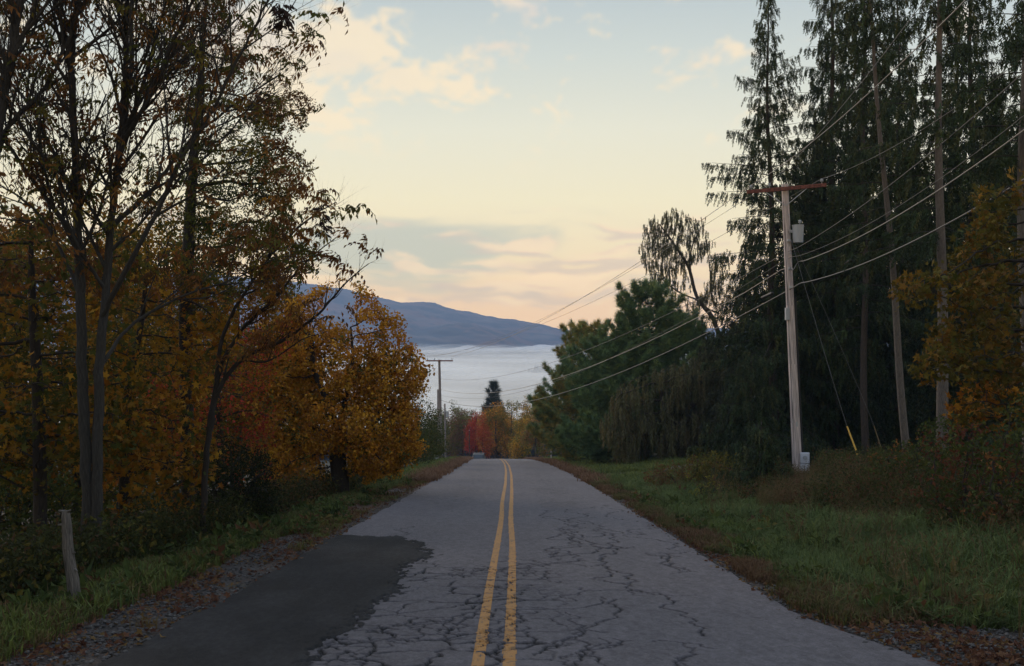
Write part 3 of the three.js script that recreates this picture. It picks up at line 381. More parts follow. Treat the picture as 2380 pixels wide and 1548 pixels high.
{
  const Z = 13, b = baseAt(213, Z), P = rel(b), L = (pts, r0, r1, x = {}) => ({ pts: pts.map(([a, c, dz = 0]) => P(a, c, Z + dz)), r0, r1, ...x });
  bareTree({
    name: 'ash_tree', label: 'nearly bare ash with two grey trunks rising beside the wooden post', base: b, seed: 7, bark: BARK_ASH, gap: [.24, .17, .13], len: [1.9, .85, .38], angle: .62, bare: .42,
    limbs: [
      L([[205, 1345], [207, 1200], [195, 950], [188, 740], [183, 560], [172, 350], [164, 140], [177, -10], [182, -160], [180, -330]], .088, .024), L([[164, 140], [145, 70], [122, -20], [95, -180]], .05, .02, { bare: .2 }),
      L([[224, 1345], [226, 1180], [228, 950], [236, 790], [250, 645, .1], [260, 500, .1], [274, 350], [289, 176], [292, 0], [296, -180]], .082, .024), L([[268, 420], [285, 300, -.2], [302, 150, -.3], [303, 0, -.3], [312, -150, -.3]], .045, .018, { bare: .2 }),
      L([[237, 735], [282, 650, -.2], [353, 514, -.4], [418, 373, -.5], [484, 267, -.6], [554, 131, -.7], [612, 20, -.8], [680, -110, -.8]], .040, .010, { bare: .3 }), L([[262, 524], [348, 444, .4], [403, 373, .6], [470, 300, .8], [560, 230, 1], [650, 170, 1]], .038, .010, { bare: .2 }),
      L([[288, 320], [320, 230, .3], [350, 130, .4], [383, 0, .5], [410, -140, .5]], .035, .012, { bare: .15 }), L([[275, 360], [350, 205, -.4], [440, 10, -.6], [480, -90, -.6]], .032, .012, { bare: .2 }),
      L([[174, 570], [146, 514, -.2], [101, 454, -.3], [55, 393, -.4], [10, 323, -.5], [-60, 250, -.5]], .042, .014, { bare: .2 }), L([[178, 470], [110, 330, .2], [70, 250, .4], [10, 180, .6], [-50, 120, .6]], .034, .012, { bare: .2 }),
      L([[190, 700], [130, 560, .3], [60, 470, .5], [-20, 420, .6]], .03, .010, { bare: .3 }), L([[230, 860], [300, 760, .5], [420, 690, .8], [540, 650, 1], [640, 600, 1.1]], .03, .008, { bare: .3 }),
    ],
    leafChance: (p) => { const y = p.y, x = p.x; return y > 5.4 ? .024 : y > 4.2 ? .05 : .11; }, palette: (p) => [...RUST, ...OLIVE], clear: (p) => p.y > 2.4, order: (p) => -p.x,
  });
}
{
  const Z = 12.2, b = baseAt(-70, Z), P = rel(b), L = (pts, r0, r1, x = {}) => ({ pts: pts.map(([a, c, dz = 0]) => P(a, c, Z + dz)), r0, r1, ...x });
  bareTree({ name: 'ash_tree', label: 'leaning bare ash cut off by the left edge of the view', base: b, seed: 17, bark: BARK_ASH, gap: [.30, .20, .16], len: [1.6, .7, .32], angle: .6, bare: .5,
    limbs: [L([[-70, 1345], [-62, 900], [-30, 480], [0, 245], [24, 126], [42, 0], [60, -160], [70, -300]], .10, .03), L([[-20, 400], [20, 290, .2], [101, 202, .3], [146, 111, .3], [180, 20, .3], [240, -80, .3]], .04, .012, { bare: .2 }), L([[20, 140], [60, 60], [90, -40], [140, -140]], .035, .012, { bare: .1 })],
    leafChance: (p) => (p.y > 4.6 ? .02 : .08), palette: () => RUST, clear: () => false, order: (p) => p.x });
}
function shrub(name, label, px, Z, crown, palette, o = {}) { const b = baseAt(px, Z), e = ell(b, Z); return broadleaf({ name, label, category: o.category ?? 'shrub', base: b, seed: o.seed ?? px, group: o.group, bark: BARK_DARK, baseR: .03, tip: .004, stems: [-1, 0, 1].map((k) => ({ pts: spline([V(k * .1, -.1, 0), V(k * .25, .3, 0), V(k * .5 * (o.wide ?? 1), .6 * (o.tall ?? 1), .1 * k)], 4) })), crown: crown.map((c) => e(...c)), n: o.n ?? 500, step: .15, kill: .19, reach: 1.2, leaves: o.leaves ?? plainClumps, per: o.per ?? 1.6, depth: 3, size: o.size ?? .9, palette, upright: o.upright }); }
{ // tall ash behind, brown above and green in the middle
  const Z = 17.5, b = baseAt(440, Z), e = ell(b, Z), gy = (py) => at(0, py, Z).y - b.y;
  broadleaf({ name: 'leafy_ash_tree', label: 'tall ash with russet top and dark green middle, behind the bare ash', base: b, seed: 23, bark: BARK_DARK, baseR: .12, stems: [stemOf(b, Z, [[436, 1000], [432, 750], [440, 520], [452, 330], [468, 130], [480, -40]], 26)],
    crown: [e(490, 90, 105, 190, 0, 1), e(530, 330, 150, 140, 0, 1), e(630, 245, 105, 50, -.3, 1.2), e(640, 400, 85, 90, -.2, 1), e(570, 500, 150, 120, 0, 1.3), e(590, 610, 130, 55, 0, 1.2), e(480, 700, 150, 120, .3, .8), e(400, 460, 110, 130, .6, .4), e(480, -140, 150, 120, 0, .4)],
    n: 2300, step: .17, kill: .2, reach: 1.1, rise: .08, holes: [1.1, .40], leaves: ashClumps, per: 1.9, depth: 3, size: .9, scatter: .14,
    palette: (p, r) => { const v = p.y; return v > gy(290) ? (r() < .62 ? RUST : OLIVE) : p.x > px2x(640, Z) - b.x ? (r() < .6 ? RUST : OLIVE) : v < gy(640) ? (r() < .5 ? OLIVE : AMBER) : (r() < .72 ? GREEN : OLIVE); },
    single: { n: 140, score: (p) => p.x, colours: RUST }, singleGeo: oneLeaf });
}
{
  const Z = 15, b = baseAt(95, Z), e = ell(b, Z);
  broadleaf({ name: 'maple_tree', label: 'yellow and olive maple on the far left behind the post', base: b, seed: 31, bark: BARK_DARK, baseR: .10, stems: [stemOf(b, Z, [[95, 1150], [88, 900], [75, 700], [70, 520]], 16)],
    crown: [e(110, 720, 170, 190), e(60, 960, 150, 190), e(230, 900, 110, 190, .2), e(20, 560, 150, 110, .3, .6), e(180, 600, 150, 90, .8, .6), e(-60, 760, 140, 300, .3, .7)], n: 1700, step: .17, kill: .21, reach: 1.2, holes: [1.0, .36], leaves: mapleClumps, per: 1.9, depth: 2, size: 1.05,
    palette: (p, r) => (p.y > 4.4 ? (r() < .6 ? RUST : OLIVE) : r() < .5 ? OLIVE : r() < .6 ? GOLD : r() < .7 ? AMBER : GREEN), single: { n: 160, score: (p) => p.z, colours: [...GOLD, ...OLIVE] }, singleGeo: oneMaple });
}
{
  const Z = 16.5, b = baseAt(300, Z), e = ell(b, Z);
  broadleaf({ name: 'maple_tree', label: 'dark-stemmed orange and gold maple just right of the twin grey trunks', base: b, seed: 37, bark: BARK_DARK, baseR: .09, stems: [stemOf(b, Z, [[290, 1100], [300, 900], [330, 740], [345, 560]], 16)],
    crown: [e(350, 860, 130, 150), e(385, 1060, 120, 120, -.2), e(300, 660, 140, 140, .2), e(430, 760, 120, 110, .4, .9), e(280, 1080, 100, 130, .1, .7)], n: 1500, step: .17, kill: .21, reach: 1.2, holes: [1.0, .36], leaves: mapleClumps, per: 1.9, depth: 2, size: 1.0,
    palette: (p, r) => (r() < .38 ? GOLD : r() < .6 ? AMBER : r() < .8 ? OLIVE : GREEN), single: { n: 120, score: (p) => p.z, colours: [...GOLD, ...AMBER] }, singleGeo: oneMaple });
}
{
  const Z = 22, b = baseAt(520, Z), e = ell(b, Z);
  broadleaf({ name: 'maple_tree', label: 'reddish orange maple behind the dark roadside shrub', base: b, seed: 43, bark: BARK_DARK, baseR: .10, stems: [stemOf(b, Z, [[515, 1050], [505, 900], [510, 760]], 12)],
    crown: [e(530, 850, 120, 100), e(460, 930, 120, 110, .4), e(560, 960, 80, 80), e(520, 1040, 110, 80), e(600, 780, 80, 60, 0, .7)], n: 1200, step: .2, kill: .25, reach: 1.4, holes: [.8, .36], leaves: smallClumps, per: 1.9, depth: 3, size: .9,
    palette: (p, r) => (r() < .35 ? AMBER : r() < .55 ? RED : r() < .8 ? OLIVE : RUST) });
}
{ // low boughs reaching over the verge
  const Z = 16, b = baseAt(470, Z), P = rel(b), L = (pts, r0, r1, x = {}) => ({ pts: pts.map(([a, c, dz = 0]) => P(a, c, Z + dz)), r0, r1, ...x });
  bareTree({ name: 'cherry_tree', label: 'thin leaning tree whose bare dark boughs reach right over the gold tree', base: b, seed: 53, bark: BARK_DARK, gap: [.30, .22, .18], len: [.62, .34, .2], angle: .5, bare: .35, sweep: .5,
    limbs: [L([[470, 1260], [480, 1080], [500, 930], [560, 836], [650, 795], [745, 725], [800, 660], [858, 612]], .06, .006), L([[490, 1000], [510, 860], [560, 770], [640, 690], [720, 600], [790, 545]], .045, .006), L([[500, 920], [520, 780], [580, 660], [660, 560], [735, 495], [780, 470]], .04, .006), L([[560, 836], [620, 840], [700, 790], [760, 770]], .02, .005)],
    leafChance: (p) => (p.x > 1.6 ? .03 : .15), palette: (p, r) => (r() < .7 ? RUST : AMBER), clear: (p) => p.x > .8, order: (p) => -p.x });
}
{
  const Z = 19, b = baseAt(540, Z), e = ell(b, Z), stem = (dx, py) => ({ pts: spline([V(0, -.1, 0), at(540 + dx * .4, 1180, Z).sub(b), at(540 + dx, py, Z).sub(b)], 6) });
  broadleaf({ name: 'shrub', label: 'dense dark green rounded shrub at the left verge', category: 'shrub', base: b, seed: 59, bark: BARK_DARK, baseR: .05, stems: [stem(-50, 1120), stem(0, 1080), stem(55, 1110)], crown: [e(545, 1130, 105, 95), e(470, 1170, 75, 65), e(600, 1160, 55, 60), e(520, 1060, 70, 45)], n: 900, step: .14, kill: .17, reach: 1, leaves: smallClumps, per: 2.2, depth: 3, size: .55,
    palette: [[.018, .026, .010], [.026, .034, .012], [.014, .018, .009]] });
}
{
  const Z = 28, b = baseAt(795, Z), e = ell(b, Z), s1 = stemOf(b, Z, [[792, 1120], [785, 1060], [790, 1020]], 8);
  const fork = (pts) => ({ pts: spline(pts.map(([x, y, dz = 0]) => at(x, y, Z + dz).sub(b)), 8).slice(1), from: 8 });
  broadleaf({ name: 'gold_tree', label: 'big rounded golden orange tree with a dark forked trunk beside the road', base: b, seed: 61, bark: BARK_DARK, baseR: .24, tip: .006, stems: [s1, fork([[790, 1020], [765, 940], [730, 860], [725, 780]]), fork([[790, 1020], [800, 940, -.4], [820, 850, -.5], [815, 760, -.4]]), fork([[790, 1030], [860, 1000, -.3], [890, 930, -.3], [900, 850]]), fork([[790, 1020], [745, 1000, .3], [690, 960, .5], [650, 920, .6]])],
    crown: [e(700, 745, 48, 60), e(755, 725, 42, 55), e(808, 715, 40, 52), e(858, 750, 48, 58), e(903, 775, 30, 55), e(935, 845, 48, 52), e(972, 885, 34, 40), e(640, 800, 50, 62), e(605, 900, 45, 80), e(690, 860, 95, 100), e(790, 860, 110, 110), e(880, 900, 95, 90), e(650, 990, 80, 90), e(750, 980, 90, 80, -.3), e(900, 990, 80, 60), e(930, 1045, 50, 38), e(690, 1070, 80, 70, -.2), e(640, 1125, 46, 48), e(870, 1060, 90, 55, .2), e(850, 1000, 70, 60, -.8), e(740, 1120, 60, 40, .9)], n: 5200, step: .19, kill: .21, reach: 1.2, rise: .1, holes: [.9, .32], leaves: [71, 72, 73].map((s) => leafClump({ n: 16, spread: .20, L: .085, W: .06, seed: s })), per: 2.6, depth: 3, size: .95, upright: .35,
    palette: (p, r) => (r() < .55 ? [[.48, .245, .025], [.40, .20, .022], [.52, .28, .03]] : r() < .8 ? [[.44, .185, .022], [.34, .145, .02]] : OLIVE) });
}
const woodsTree = (() => { // the wood behind
  const Z = 30, b = baseAt(380, Z), H = (x, y, z) => V(x, y, z);
  return broadleaf({ name: 'woodland_tree', label: 'gold and green tree deep in the left wood, behind the twin trunks', base: b, group: 'trees of the left wood', seed: 67, bark: BARK_DARK, baseR: .17, stems: [{ pts: spline([H(0, -.2, 0), H(.1, 1.5, 0), H(0, 3.5, .2), H(.2, 6, 0), H(.1, 8, 0)], 22) }],
    crown: [{ c: [0, 7, 0], r: [2.4, 3, 2.4] }, { c: [1, 4.6, .4], r: [2.4, 2, 2] }, { c: [-1.1, 4.2, -.3], r: [2.2, 2.2, 2.2] }, { c: [0, 2.4, 0], r: [2.4, 1.3, 2.2], k: .9 }], n: 2000, step: .28, kill: .35, reach: 1.7, holes: [.5, .34], leaves: smallClumps, per: 2.4, depth: 3, size: 1.35, palette: (p, r) => (r() < .4 ? OLIVE : r() < .6 ? GOLD : r() < .75 ? AMBER : r() < .92 ? GREEN : RUST) });
})();
[[180, 26, .9, 'behind the olive maple'], [40, 32, 1.05, 'at the left edge'], [560, 36, .95, 'left of the golden roadside tree'], [-120, 24, .9, 'beyond the left edge'], [640, 46, .85, 'half hidden by the golden roadside tree'], [300, 42, 1.05, 'farthest back among the trunks'], [470, 52, .9, 'far back below the russet ash']].forEach(([px, Z, s, w], i) => copyTree(woodsTree, 'woodland_tree', 'gold and green tree in the left wood ' + w, 'tree', baseAt(px, Z), i * 1.7 + .6, s, 'trees of the left wood'));
shrub('thicket_shrub', 'dark bramble thicket under the olive maple at the left edge', 60, 17.5, [[60, 1180, 130, 90], [160, 1230, 90, 60]], (p, r) => (r() < .25 ? OLIVE : GREEN), { n: 800 });
shrub('thicket_shrub', 'dark leafy thicket between the orange maple and the rounded shrub', 380, 21, [[370, 1180, 120, 70], [290, 1200, 90, 60]], (p, r) => (r() < .2 ? RUST : GREEN), { n: 800 });
shrub('thicket_shrub', 'russet undergrowth below the left half of the golden tree', 650, 25, [[650, 1150, 60, 45], [700, 1140, 50, 40]], (p, r) => (r() < .6 ? RUST : OLIVE), { n: 500 });
shrub('thicket_shrub', 'dark thicket deep in the wood behind the wooden post', 40, 27, [[40, 1170, 150, 90], [-60, 1160, 120, 110], [180, 1170, 90, 70]], (p, r) => (r() < .3 ? OLIVE : GREEN), { n: 900, size: 1.3 });
const midGreen = (() => { const Z = 66, b = baseAt(965, Z);
  return broadleaf({ name: 'alder_tree', label: 'dark green bushy tree between the golden tree and the far pole', base: b, group: 'dark bushy trees by the far pole', seed: 71, bark: BARK_DARK, baseR: .14, stems: [{ pts: spline([V(0, -.2, 0), V(.1, 1, 0), V(0, 2.4, 0), V(0, 3.4, 0)], 10) }], crown: [{ c: [0, 2.8, 0], r: [1.9, 1.9, 1.8] }, { c: [.8, 1.6, 0], r: [1.5, 1.3, 1.4] }, { c: [-1, 1.5, 0], r: [1.5, 1.4, 1.4] }], n: 700, step: .3, kill: .38, reach: 1.6, leaves: smallClumps, per: 2, depth: 2, size: 1.2, palette: (p, r) => (r() < .75 ? GREEN : OLIVE) }); })();
[[985, 78, .85, 'dark green bushy tree hard against the foot of the far pole'], [935, 56, .8, 'dark green bush at the right foot of the golden tree'], [1000, 88, .7, 'small dark green bush left of the far pole']].forEach(([px, Z, s, l], i) => copyTree(midGreen, 'alder_tree', l, 'tree', baseAt(px, Z), i * 2 + 1, s, 'dark bushy trees by the far pole'));

// ------------------------------------------------------------------ conifers and other trees on the right
const SPRUCE = [[.020, .038, .010], [.030, .050, .012], [.015, .028, .008], [.054, .060, .016], [.022, .042, .015]];
const sprays = [[.60, 30, 81], [.85, 38, 82], [.45, 24, 83]].map(([len, n, seed]) => needleSpray({ len, n, seed, w: .05, L: .19 }));
const tufts = [84, 85, 86].map((s) => pineTuft({ n: 30, seed: s, L: .30, w: .018 }));
function spruce(o) {
  const r = rng(o.seed), g = thing(o.name, o.label, 'tree', o.base, o.group), T = new Tubes(), B = new Tubes(), sites = [], H = o.H;
  const lean = o.lean ?? [0, 0], axis = (y) => V(lean[0] * y / H + .05 * Math.sin(y * .7 + o.seed), y, lean[1] * y / H + .05 * Math.cos(y * .6));
  const tp = [], tr = []; for (let y = -.3; y <= H; y += .5) { tp.push(axis(Math.max(y, -.3))); tr.push(o.r0 * (1 - .96 * Math.max(0, y) / H) * (y < .4 ? 1.25 - .6 * (y + .3) * .6 : 1) + .008); } T.chain(tp, tr, 12); part('trunk', T.build(), o.bark ?? BARK_BROWN, g);
  let spin = r() * 6.28;
  for (let y = o.bare; y < H - .15; y += o.every * (.5 + r())) {
    spin += 2.4 + (r() - .5) * .9; const u = (y - o.low) / (H - o.low), prof = o.shape ? o.shape(u) : Math.min(1, (1 - u) * 1.35 + .06), L = o.R * prof * (r() < .12 ? 1.15 : .38 + .72 * r()); if (L < .12 || u > 1) continue; if (o.clear && Math.sin(spin) > -.1 && y < o.clear && r() < .85) continue;
    const s = axis(y), out = V(Math.cos(spin), 0, Math.sin(spin)), side = V(-out.z, 0, out.x), n = 7, pts = [], rr = [], lift = lerp(-.05, .55, clamp(u, 0, 1)), sagg = lerp(.55, .15, clamp(u, 0, 1)) * (o.droop ?? 1), kink = (r() - .5) * .3;
    for (let k = 0; k <= n; k++) { const t = k / n; pts.push(s.clone().addScaledVector(out, L * t).addScaledVector(side, kink * L * t * t).add(V(0, L * (lift * t - sagg * t * t + .36 * sagg * t * t * t * t * 1.3), 0))); rr.push(lerp(.008 + .005 * L, .003, t)); }
    B.chain(pts.slice(0, -1), rr.slice(0, -1), 4);
    if (o.dead && o.dead(y, r)) continue;
    const m = Math.max(2, Math.round(L * t0(o))); for (let k = 0; k < m; k++) { const t = .16 + .84 * (k + r()) / m, i = Math.min(n - 1, Math.floor(t * n)), p = pts[i].clone().lerp(pts[i + 1], t * n - i); if (r() < (o.thin ?? 0)) continue; p.addScaledVector(side, (r() - .5) * 2 * (.34 * L * (1.08 - t) + .06)).add(V(0, -.10 * r(), 0)); const tilt = V(out.x * .55 + side.x * (r() - .5) * 1.7, 1, out.z * .55 + side.z * (r() - .5) * 1.7).normalize().multiplyScalar(-1); const q = new THREE.Quaternion().setFromUnitVectors(V(0, -1, 0), V(-tilt.x * .6, -1, -tilt.z * .6).normalize()).multiply(yaw(r() * 6.28)); const f = (o.size ?? 1) * (.55 + .6 * r()) * lerp(1.1, .7, t) * lerp(1, .7, clamp(u, 0, 1)); sites.push({ p, q, s: V(f, f * (.8 + .5 * r()), f), c: pick(o.palette ?? SPRUCE, r) }); }
  }
  part('branches', B.build(), BARK_DARK, g).userData.kind = 'stuff'; instanced('crown', sprays, NEEDLE, sites, g); return g;
}
const t0 = (o) => o.rate ?? 19;
const PALE = bark(.20, .165, .14);
spruce({ name: 'spruce_tree', label: 'spruce with ragged drooping branches at the sky edge behind the near pole', base: baseAt(1800, 42), seed: 101, H: 20.6, r0: .20, R: 3.5, bare: 1.5, low: 1, every: .13, thin: .12, lean: [-.3, 0], size: 1.0, shape: (u) => Math.min(1, (1 - u) * 1.5 + .1) * (.72 + .4 * Math.sin(u * 17 + 1) ** 2) });
spruce({ name: 'spruce_tree', label: 'tall dark spruce just right of the near pole crossarm', base: baseAt(1935, 44), seed: 102, H: 25, r0: .24, R: 3.4, bare: 1, low: 0, every: .125, thin: .1, size: 1.1 });
spruce({ name: 'spruce_tree', label: 'dark spruce with a straight brown trunk between pole and pale trunks', base: baseAt(2010, 38), seed: 103, H: 24, r0: .14, R: 2.9, bare: 4.0, low: 0, clear: 10, every: .135, thin: .1, bark: BARK_BROWN });
spruce({ name: 'spruce_tree', label: 'thin leaning pale-trunked spruce left of the thick pale trunk', base: baseAt(2112, 30), seed: 104, H: 20, r0: .115, R: 2.3, bare: 6.5, low: 0, clear: 13, every: .135, thin: .15, lean: [-1.6, 0], bark: PALE });
spruce({ name: 'spruce_tree', label: 'spruce with a thick pale bare trunk rising to the top of the view', base: baseAt(2192, 27), seed: 105, H: 19, r0: .16, R: 2.6, bare: 6.2, low: 0, clear: 12.5, every: .13, thin: .12, lean: [-.15, 0], bark: PALE });
spruce({ name: 'spruce_tree', label: 'dark spruce deep behind the thick pale trunk', base: baseAt(2260, 40), seed: 106, H: 24, r0: .2, R: 3.2, bare: 2, low: 0, every: .135, thin: .1, size: 1.1 });
spruce({ name: 'spruce_tree', label: 'pale-trunked spruce at the right edge of the view', base: baseAt(2385, 21), seed: 107, H: 17, r0: .14, R: 2.2, bare: 6.0, low: 0, clear: 11, every: .13, thin: .12, bark: PALE });
spruce({ name: 'spruce_tree', label: 'broad dark spruce filling the gap behind the thin leaning trunk', base: baseAt(2090, 50), seed: 108, H: 25, r0: .22, R: 3.6, bare: .5, low: 0, every: .14, thin: .1, size: 1.2 });
spruce({ name: 'spruce_tree', label: 'low-branched spruce sweeping down behind the foot of the near pole', base: baseAt(1860, 47), seed: 109, H: 15, r0: .18, R: 3.6, bare: .3, low: 0, every: .11, size: 1.15, palette: [...SPRUCE, [.05, .052, .022]] });
spruce({ name: 'spruce_tree', label: 'dark spruce beyond the right edge maple', base: baseAt(2430, 34), seed: 110, H: 22, r0: .2, R: 3.0, bare: 1, low: 0, every: .135, thin: .1, size: 1.1 });
spruce({ name: 'young_spruce', label: 'bushy young spruce spreading low branches left of the near pole', base: baseAt(1745, 36), seed: 111, H: 4.6, r0: .08, R: 2.3, bare: .1, low: -.4, every: .07, size: .9, palette: [...SPRUCE, [.045, .055, .020]] });
spruce({ name: 'young_spruce', label: 'dark low yew-like conifer in front of the near pole foot', base: baseAt(1768, 25.5), seed: 112, H: 2.1, r0: .05, R: 1.35, bare: .05, low: -.8, every: .04, size: .7, droop: .6 });
spruce({ name: 'spruce_tree', label: 'olive-tinged spruce between the willow and the near pole', base: baseAt(1730, 52), seed: 113, H: 11.5, r0: .15, R: 3.3, bare: .2, low: 0, every: .15, size: 1.15, palette: [[.05, .055, .022], [.035, .042, .018], [.065, .06, .026]] });

const backSpruce = spruce({ name: 'spruce_tree', label: 'full dark spruce in the back row behind the near pole', base: baseAt(1905, 62), group: 'back row of dark spruces', seed: 114, H: 21, r0: .2, R: 4.2, bare: .3, low: 0, every: .13, size: 1.35, rate: 15 });
[[2000, 66, 1.05, 'in the back row left of the pale trunks'], [2110, 64, .95, 'in the back row behind the thin leaning trunk'], [2210, 60, 1.0, 'in the back row behind the thick pale trunk'], [2320, 58, 1.05, 'in the back row behind the right edge maple'], [2430, 52, 1.0, 'in the back row at the right edge'], [1800, 70, .62, 'low in the back row behind the willow']].forEach(([px, Z, s, w], i) => copyTree(backSpruce, 'spruce_tree', 'full dark spruce ' + w, 'tree', baseAt(px, Z), i * 1.3 + .4, s, 'back row of dark spruces'));
function pine(o) {
  const r = rng(o.seed), g = thing(o.name, o.label, 'tree', o.base, o.group), T = new Tubes(), B = new Tubes(), sites = [], H = o.H;
  const tp = [], tr = []; for (let y = -.3; y <= H; y += .5) { tp.push(V(.06 * Math.sin(y), y, .06 * Math.cos(y * .8))); tr.push(o.r0 * (1 - .95 * Math.max(0, y) / H) + .008); } T.chain(tp, tr, 10); part('trunk', T.build(), BARK_BROWN, g);
  for (let y = o.bare; y < H; y += o.every) { const k = 4 + Math.floor(r() * 3), a0 = r() * 6.28; for (let q = 0; q < k; q++) { const a = a0 + q * 6.28 / k + (r() - .5) * .6, u = y / H, L = o.R * Math.min(1, Math.sqrt(Math.max(0, 1 - u)) * 1.12 + .04) * (.5 + .75 * r()), out = V(Math.cos(a), 0, Math.sin(a)), side = V(-out.z, 0, out.x), n = 6, pts = [], rr = []; const rise = lerp(.12, .95, u * u);
    for (let i = 0; i <= n; i++) { const t = i / n; pts.push(V(0, y, 0).addScaledVector(out, L * t).add(V(0, L * (rise * t * .5 + .28 * t * t - .12 * Math.sin(t * 3)), 0))); rr.push(lerp(.012 + .006 * L, .004, t)); } B.chain(pts, rr, 4);
    const m = Math.round(L * (o.rate ?? 16)); for (let i = 0; i < m; i++) { const t = .25 + .75 * Math.sqrt((i + r()) / m), j = Math.min(n - 1, Math.floor(t * n)), w = .30 * L * (1.05 - t) + .10, p = pts[j].clone().lerp(pts[j + 1], t * n - j).addScaledVector(side, (r() - .5) * 2 * w).add(V(0, (r() - .42) * .40, 0)); const d = out.clone().multiplyScalar(.6).add(V((r() - .5), 1.0, (r() - .5))).normalize(); sites.push({ p, q: turnTo(d, r() * 6.28), s: (o.size ?? 1.2) * (.8 + .5 * r()), c: pick(o.palette, r) }); } } }
  part('branches', B.build(), BARK_DARK, g).userData.kind = 'stuff'; instanced('crown', tufts, NEEDLE, sites, g); return g;
}
const PINE = [[.12, .19, .08], [.15, .22, .085], [.10, .165, .075], [.19, .24, .08]], PINEGOLD = [[.18, .22, .07], [.32, .25, .06], [.13, .18, .065], [.36, .26, .06]];
pine({ name: 'white_pine', label: 'tall bushy green pine left of the willow', base: baseAt(1505, 58), seed: 121, H: 9.9, r0: .16, R: 3.8, bare: .3, every: .34, size: 1.05, rate: 26, palette: PINE });
pine({ name: 'white_pine', label: 'broad green pine in front of the tall pine, over the driveway', base: baseAt(1430, 60), seed: 122, H: 7.4, r0: .15, R: 3.8, bare: .3, every: .33, size: 1.05, rate: 26, palette: PINE });
pine({ name: 'white_pine', label: 'gold-flecked pine with feathery tips pointing at the road', base: baseAt(1365, 70), seed: 123, H: 9.4, r0: .15, R: 3.6, bare: .3, every: .38, size: 1.1, rate: 24, palette: PINEGOLD });
pine({ name: 'white_pine', label: 'small pine whose layered branches reach lowest over the road edge', base: baseAt(1322, 76), seed: 124, H: 6.6, r0: .12, R: 3.2, bare: 1.7, every: .42, size: 1.05, rate: 25, palette: PINE });
pine({ name: 'white_pine', label: 'deep green pine under the willow crown', base: baseAt(1590, 64), seed: 125, H: 8.8, r0: .15, R: 3.6, bare: .3, every: .36, size: 1.05, rate: 25, palette: [[.10, .15, .07], [.12, .17, .075]] });

const strands = [[.8, 16, 91], [1.1, 20, 92], [.6, 13, 93]].map(([len, n, seed]) => willowStrand({ len, n, seed, L: .17, W: .045 }));
{
  const Z = 74, b = baseAt(1690, Z), e = ell(b, Z); const st = (pts, from) => ({ pts: spline(pts.map(([x, y]) => at(x, y, Z).sub(b)), 14).slice(from ? 1 : 0), from });
  broadleaf({ name: 'willow_tree', label: 'thin-leaved pale willow leaning left against the sky', base: b, seed: 131, bark: BARK_BROWN, baseR: .17, tip: .007, stems: [{ pts: spline([V(0, -.2, 0), ...[[1685, 900], [1662, 750], [1620, 690], [1600, 620], [1565, 565], [1540, 530]].map(([x, y]) => at(x, y, Z).sub(b))], 26) }, { from: 16, pts: spline([[1600, 620], [1610, 570], [1630, 530]].map(([x, y]) => at(x, y, Z).sub(b)), 7).slice(1) }, { from: 12, pts: spline([[1630, 700], [1580, 680], [1540, 650]].map(([x, y]) => at(x, y, Z).sub(b)), 7).slice(1) }, { from: 11, pts: spline([[1680, 745], [1655, 690], [1650, 620], [1640, 560]].map(([x, y]) => at(x, y, Z).sub(b)), 10).slice(1) }],
    crown: [e(1530, 535, 34, 40), e(1565, 505, 30, 30), e(1600, 530, 36, 34), e(1640, 545, 34, 40), e(1515, 590, 30, 45), e(1560, 590, 40, 40), e(1670, 600, 30, 50), e(1610, 610, 40, 40), e(1545, 650, 34, 40), e(1600, 680, 45, 40), e(1655, 670, 40, 40)], n: 1700, step: .26, kill: .30, reach: 1.6, holes: [.45, .36], leaves: [94, 95, 96].map((s) => willowStrand({ len: .45, n: 12, seed: s, L: .15, W: .042 })), per: 1.7, depth: 9, size: 1.0, upright: 1, scatter: .3, palette: [[.10, .105, .055], [.125, .12, .065], [.08, .082, .045]] });
}
{
  const Z = 54, b = baseAt(1560, Z), e = ell(b, Z);
  broadleaf({ name: 'weeping_willow', label: 'low weeping willow with grey-olive hanging strands over the driveway', base: b, seed: 137, bark: BARK_BROWN, baseR: .24, tip: .010, stems: [stemOf(b, Z, [[1555, 1000], [1540, 930], [1530, 880]], 9), { from: 5, pts: spline([at(1555, 1000, Z).sub(b), at(1620, 930, Z).sub(b), at(1680, 870, Z).sub(b)], 8).slice(1) }],
    crown: [e(1500, 920, 90, 55), e(1600, 880, 100, 50), e(1460, 985, 65, 65), e(1560, 980, 110, 60), e(1680, 850, 80, 50), e(1680, 950, 80, 60)], n: 1500, step: .30, kill: .36, reach: 2.2, leaves: strands, per: 2.6, depth: 3, size: 1.1, upright: 1, scatter: .3, palette: [[.15, .145, .07], [.17, .155, .08], [.115, .115, .055], [.18, .145, .07]] });
}
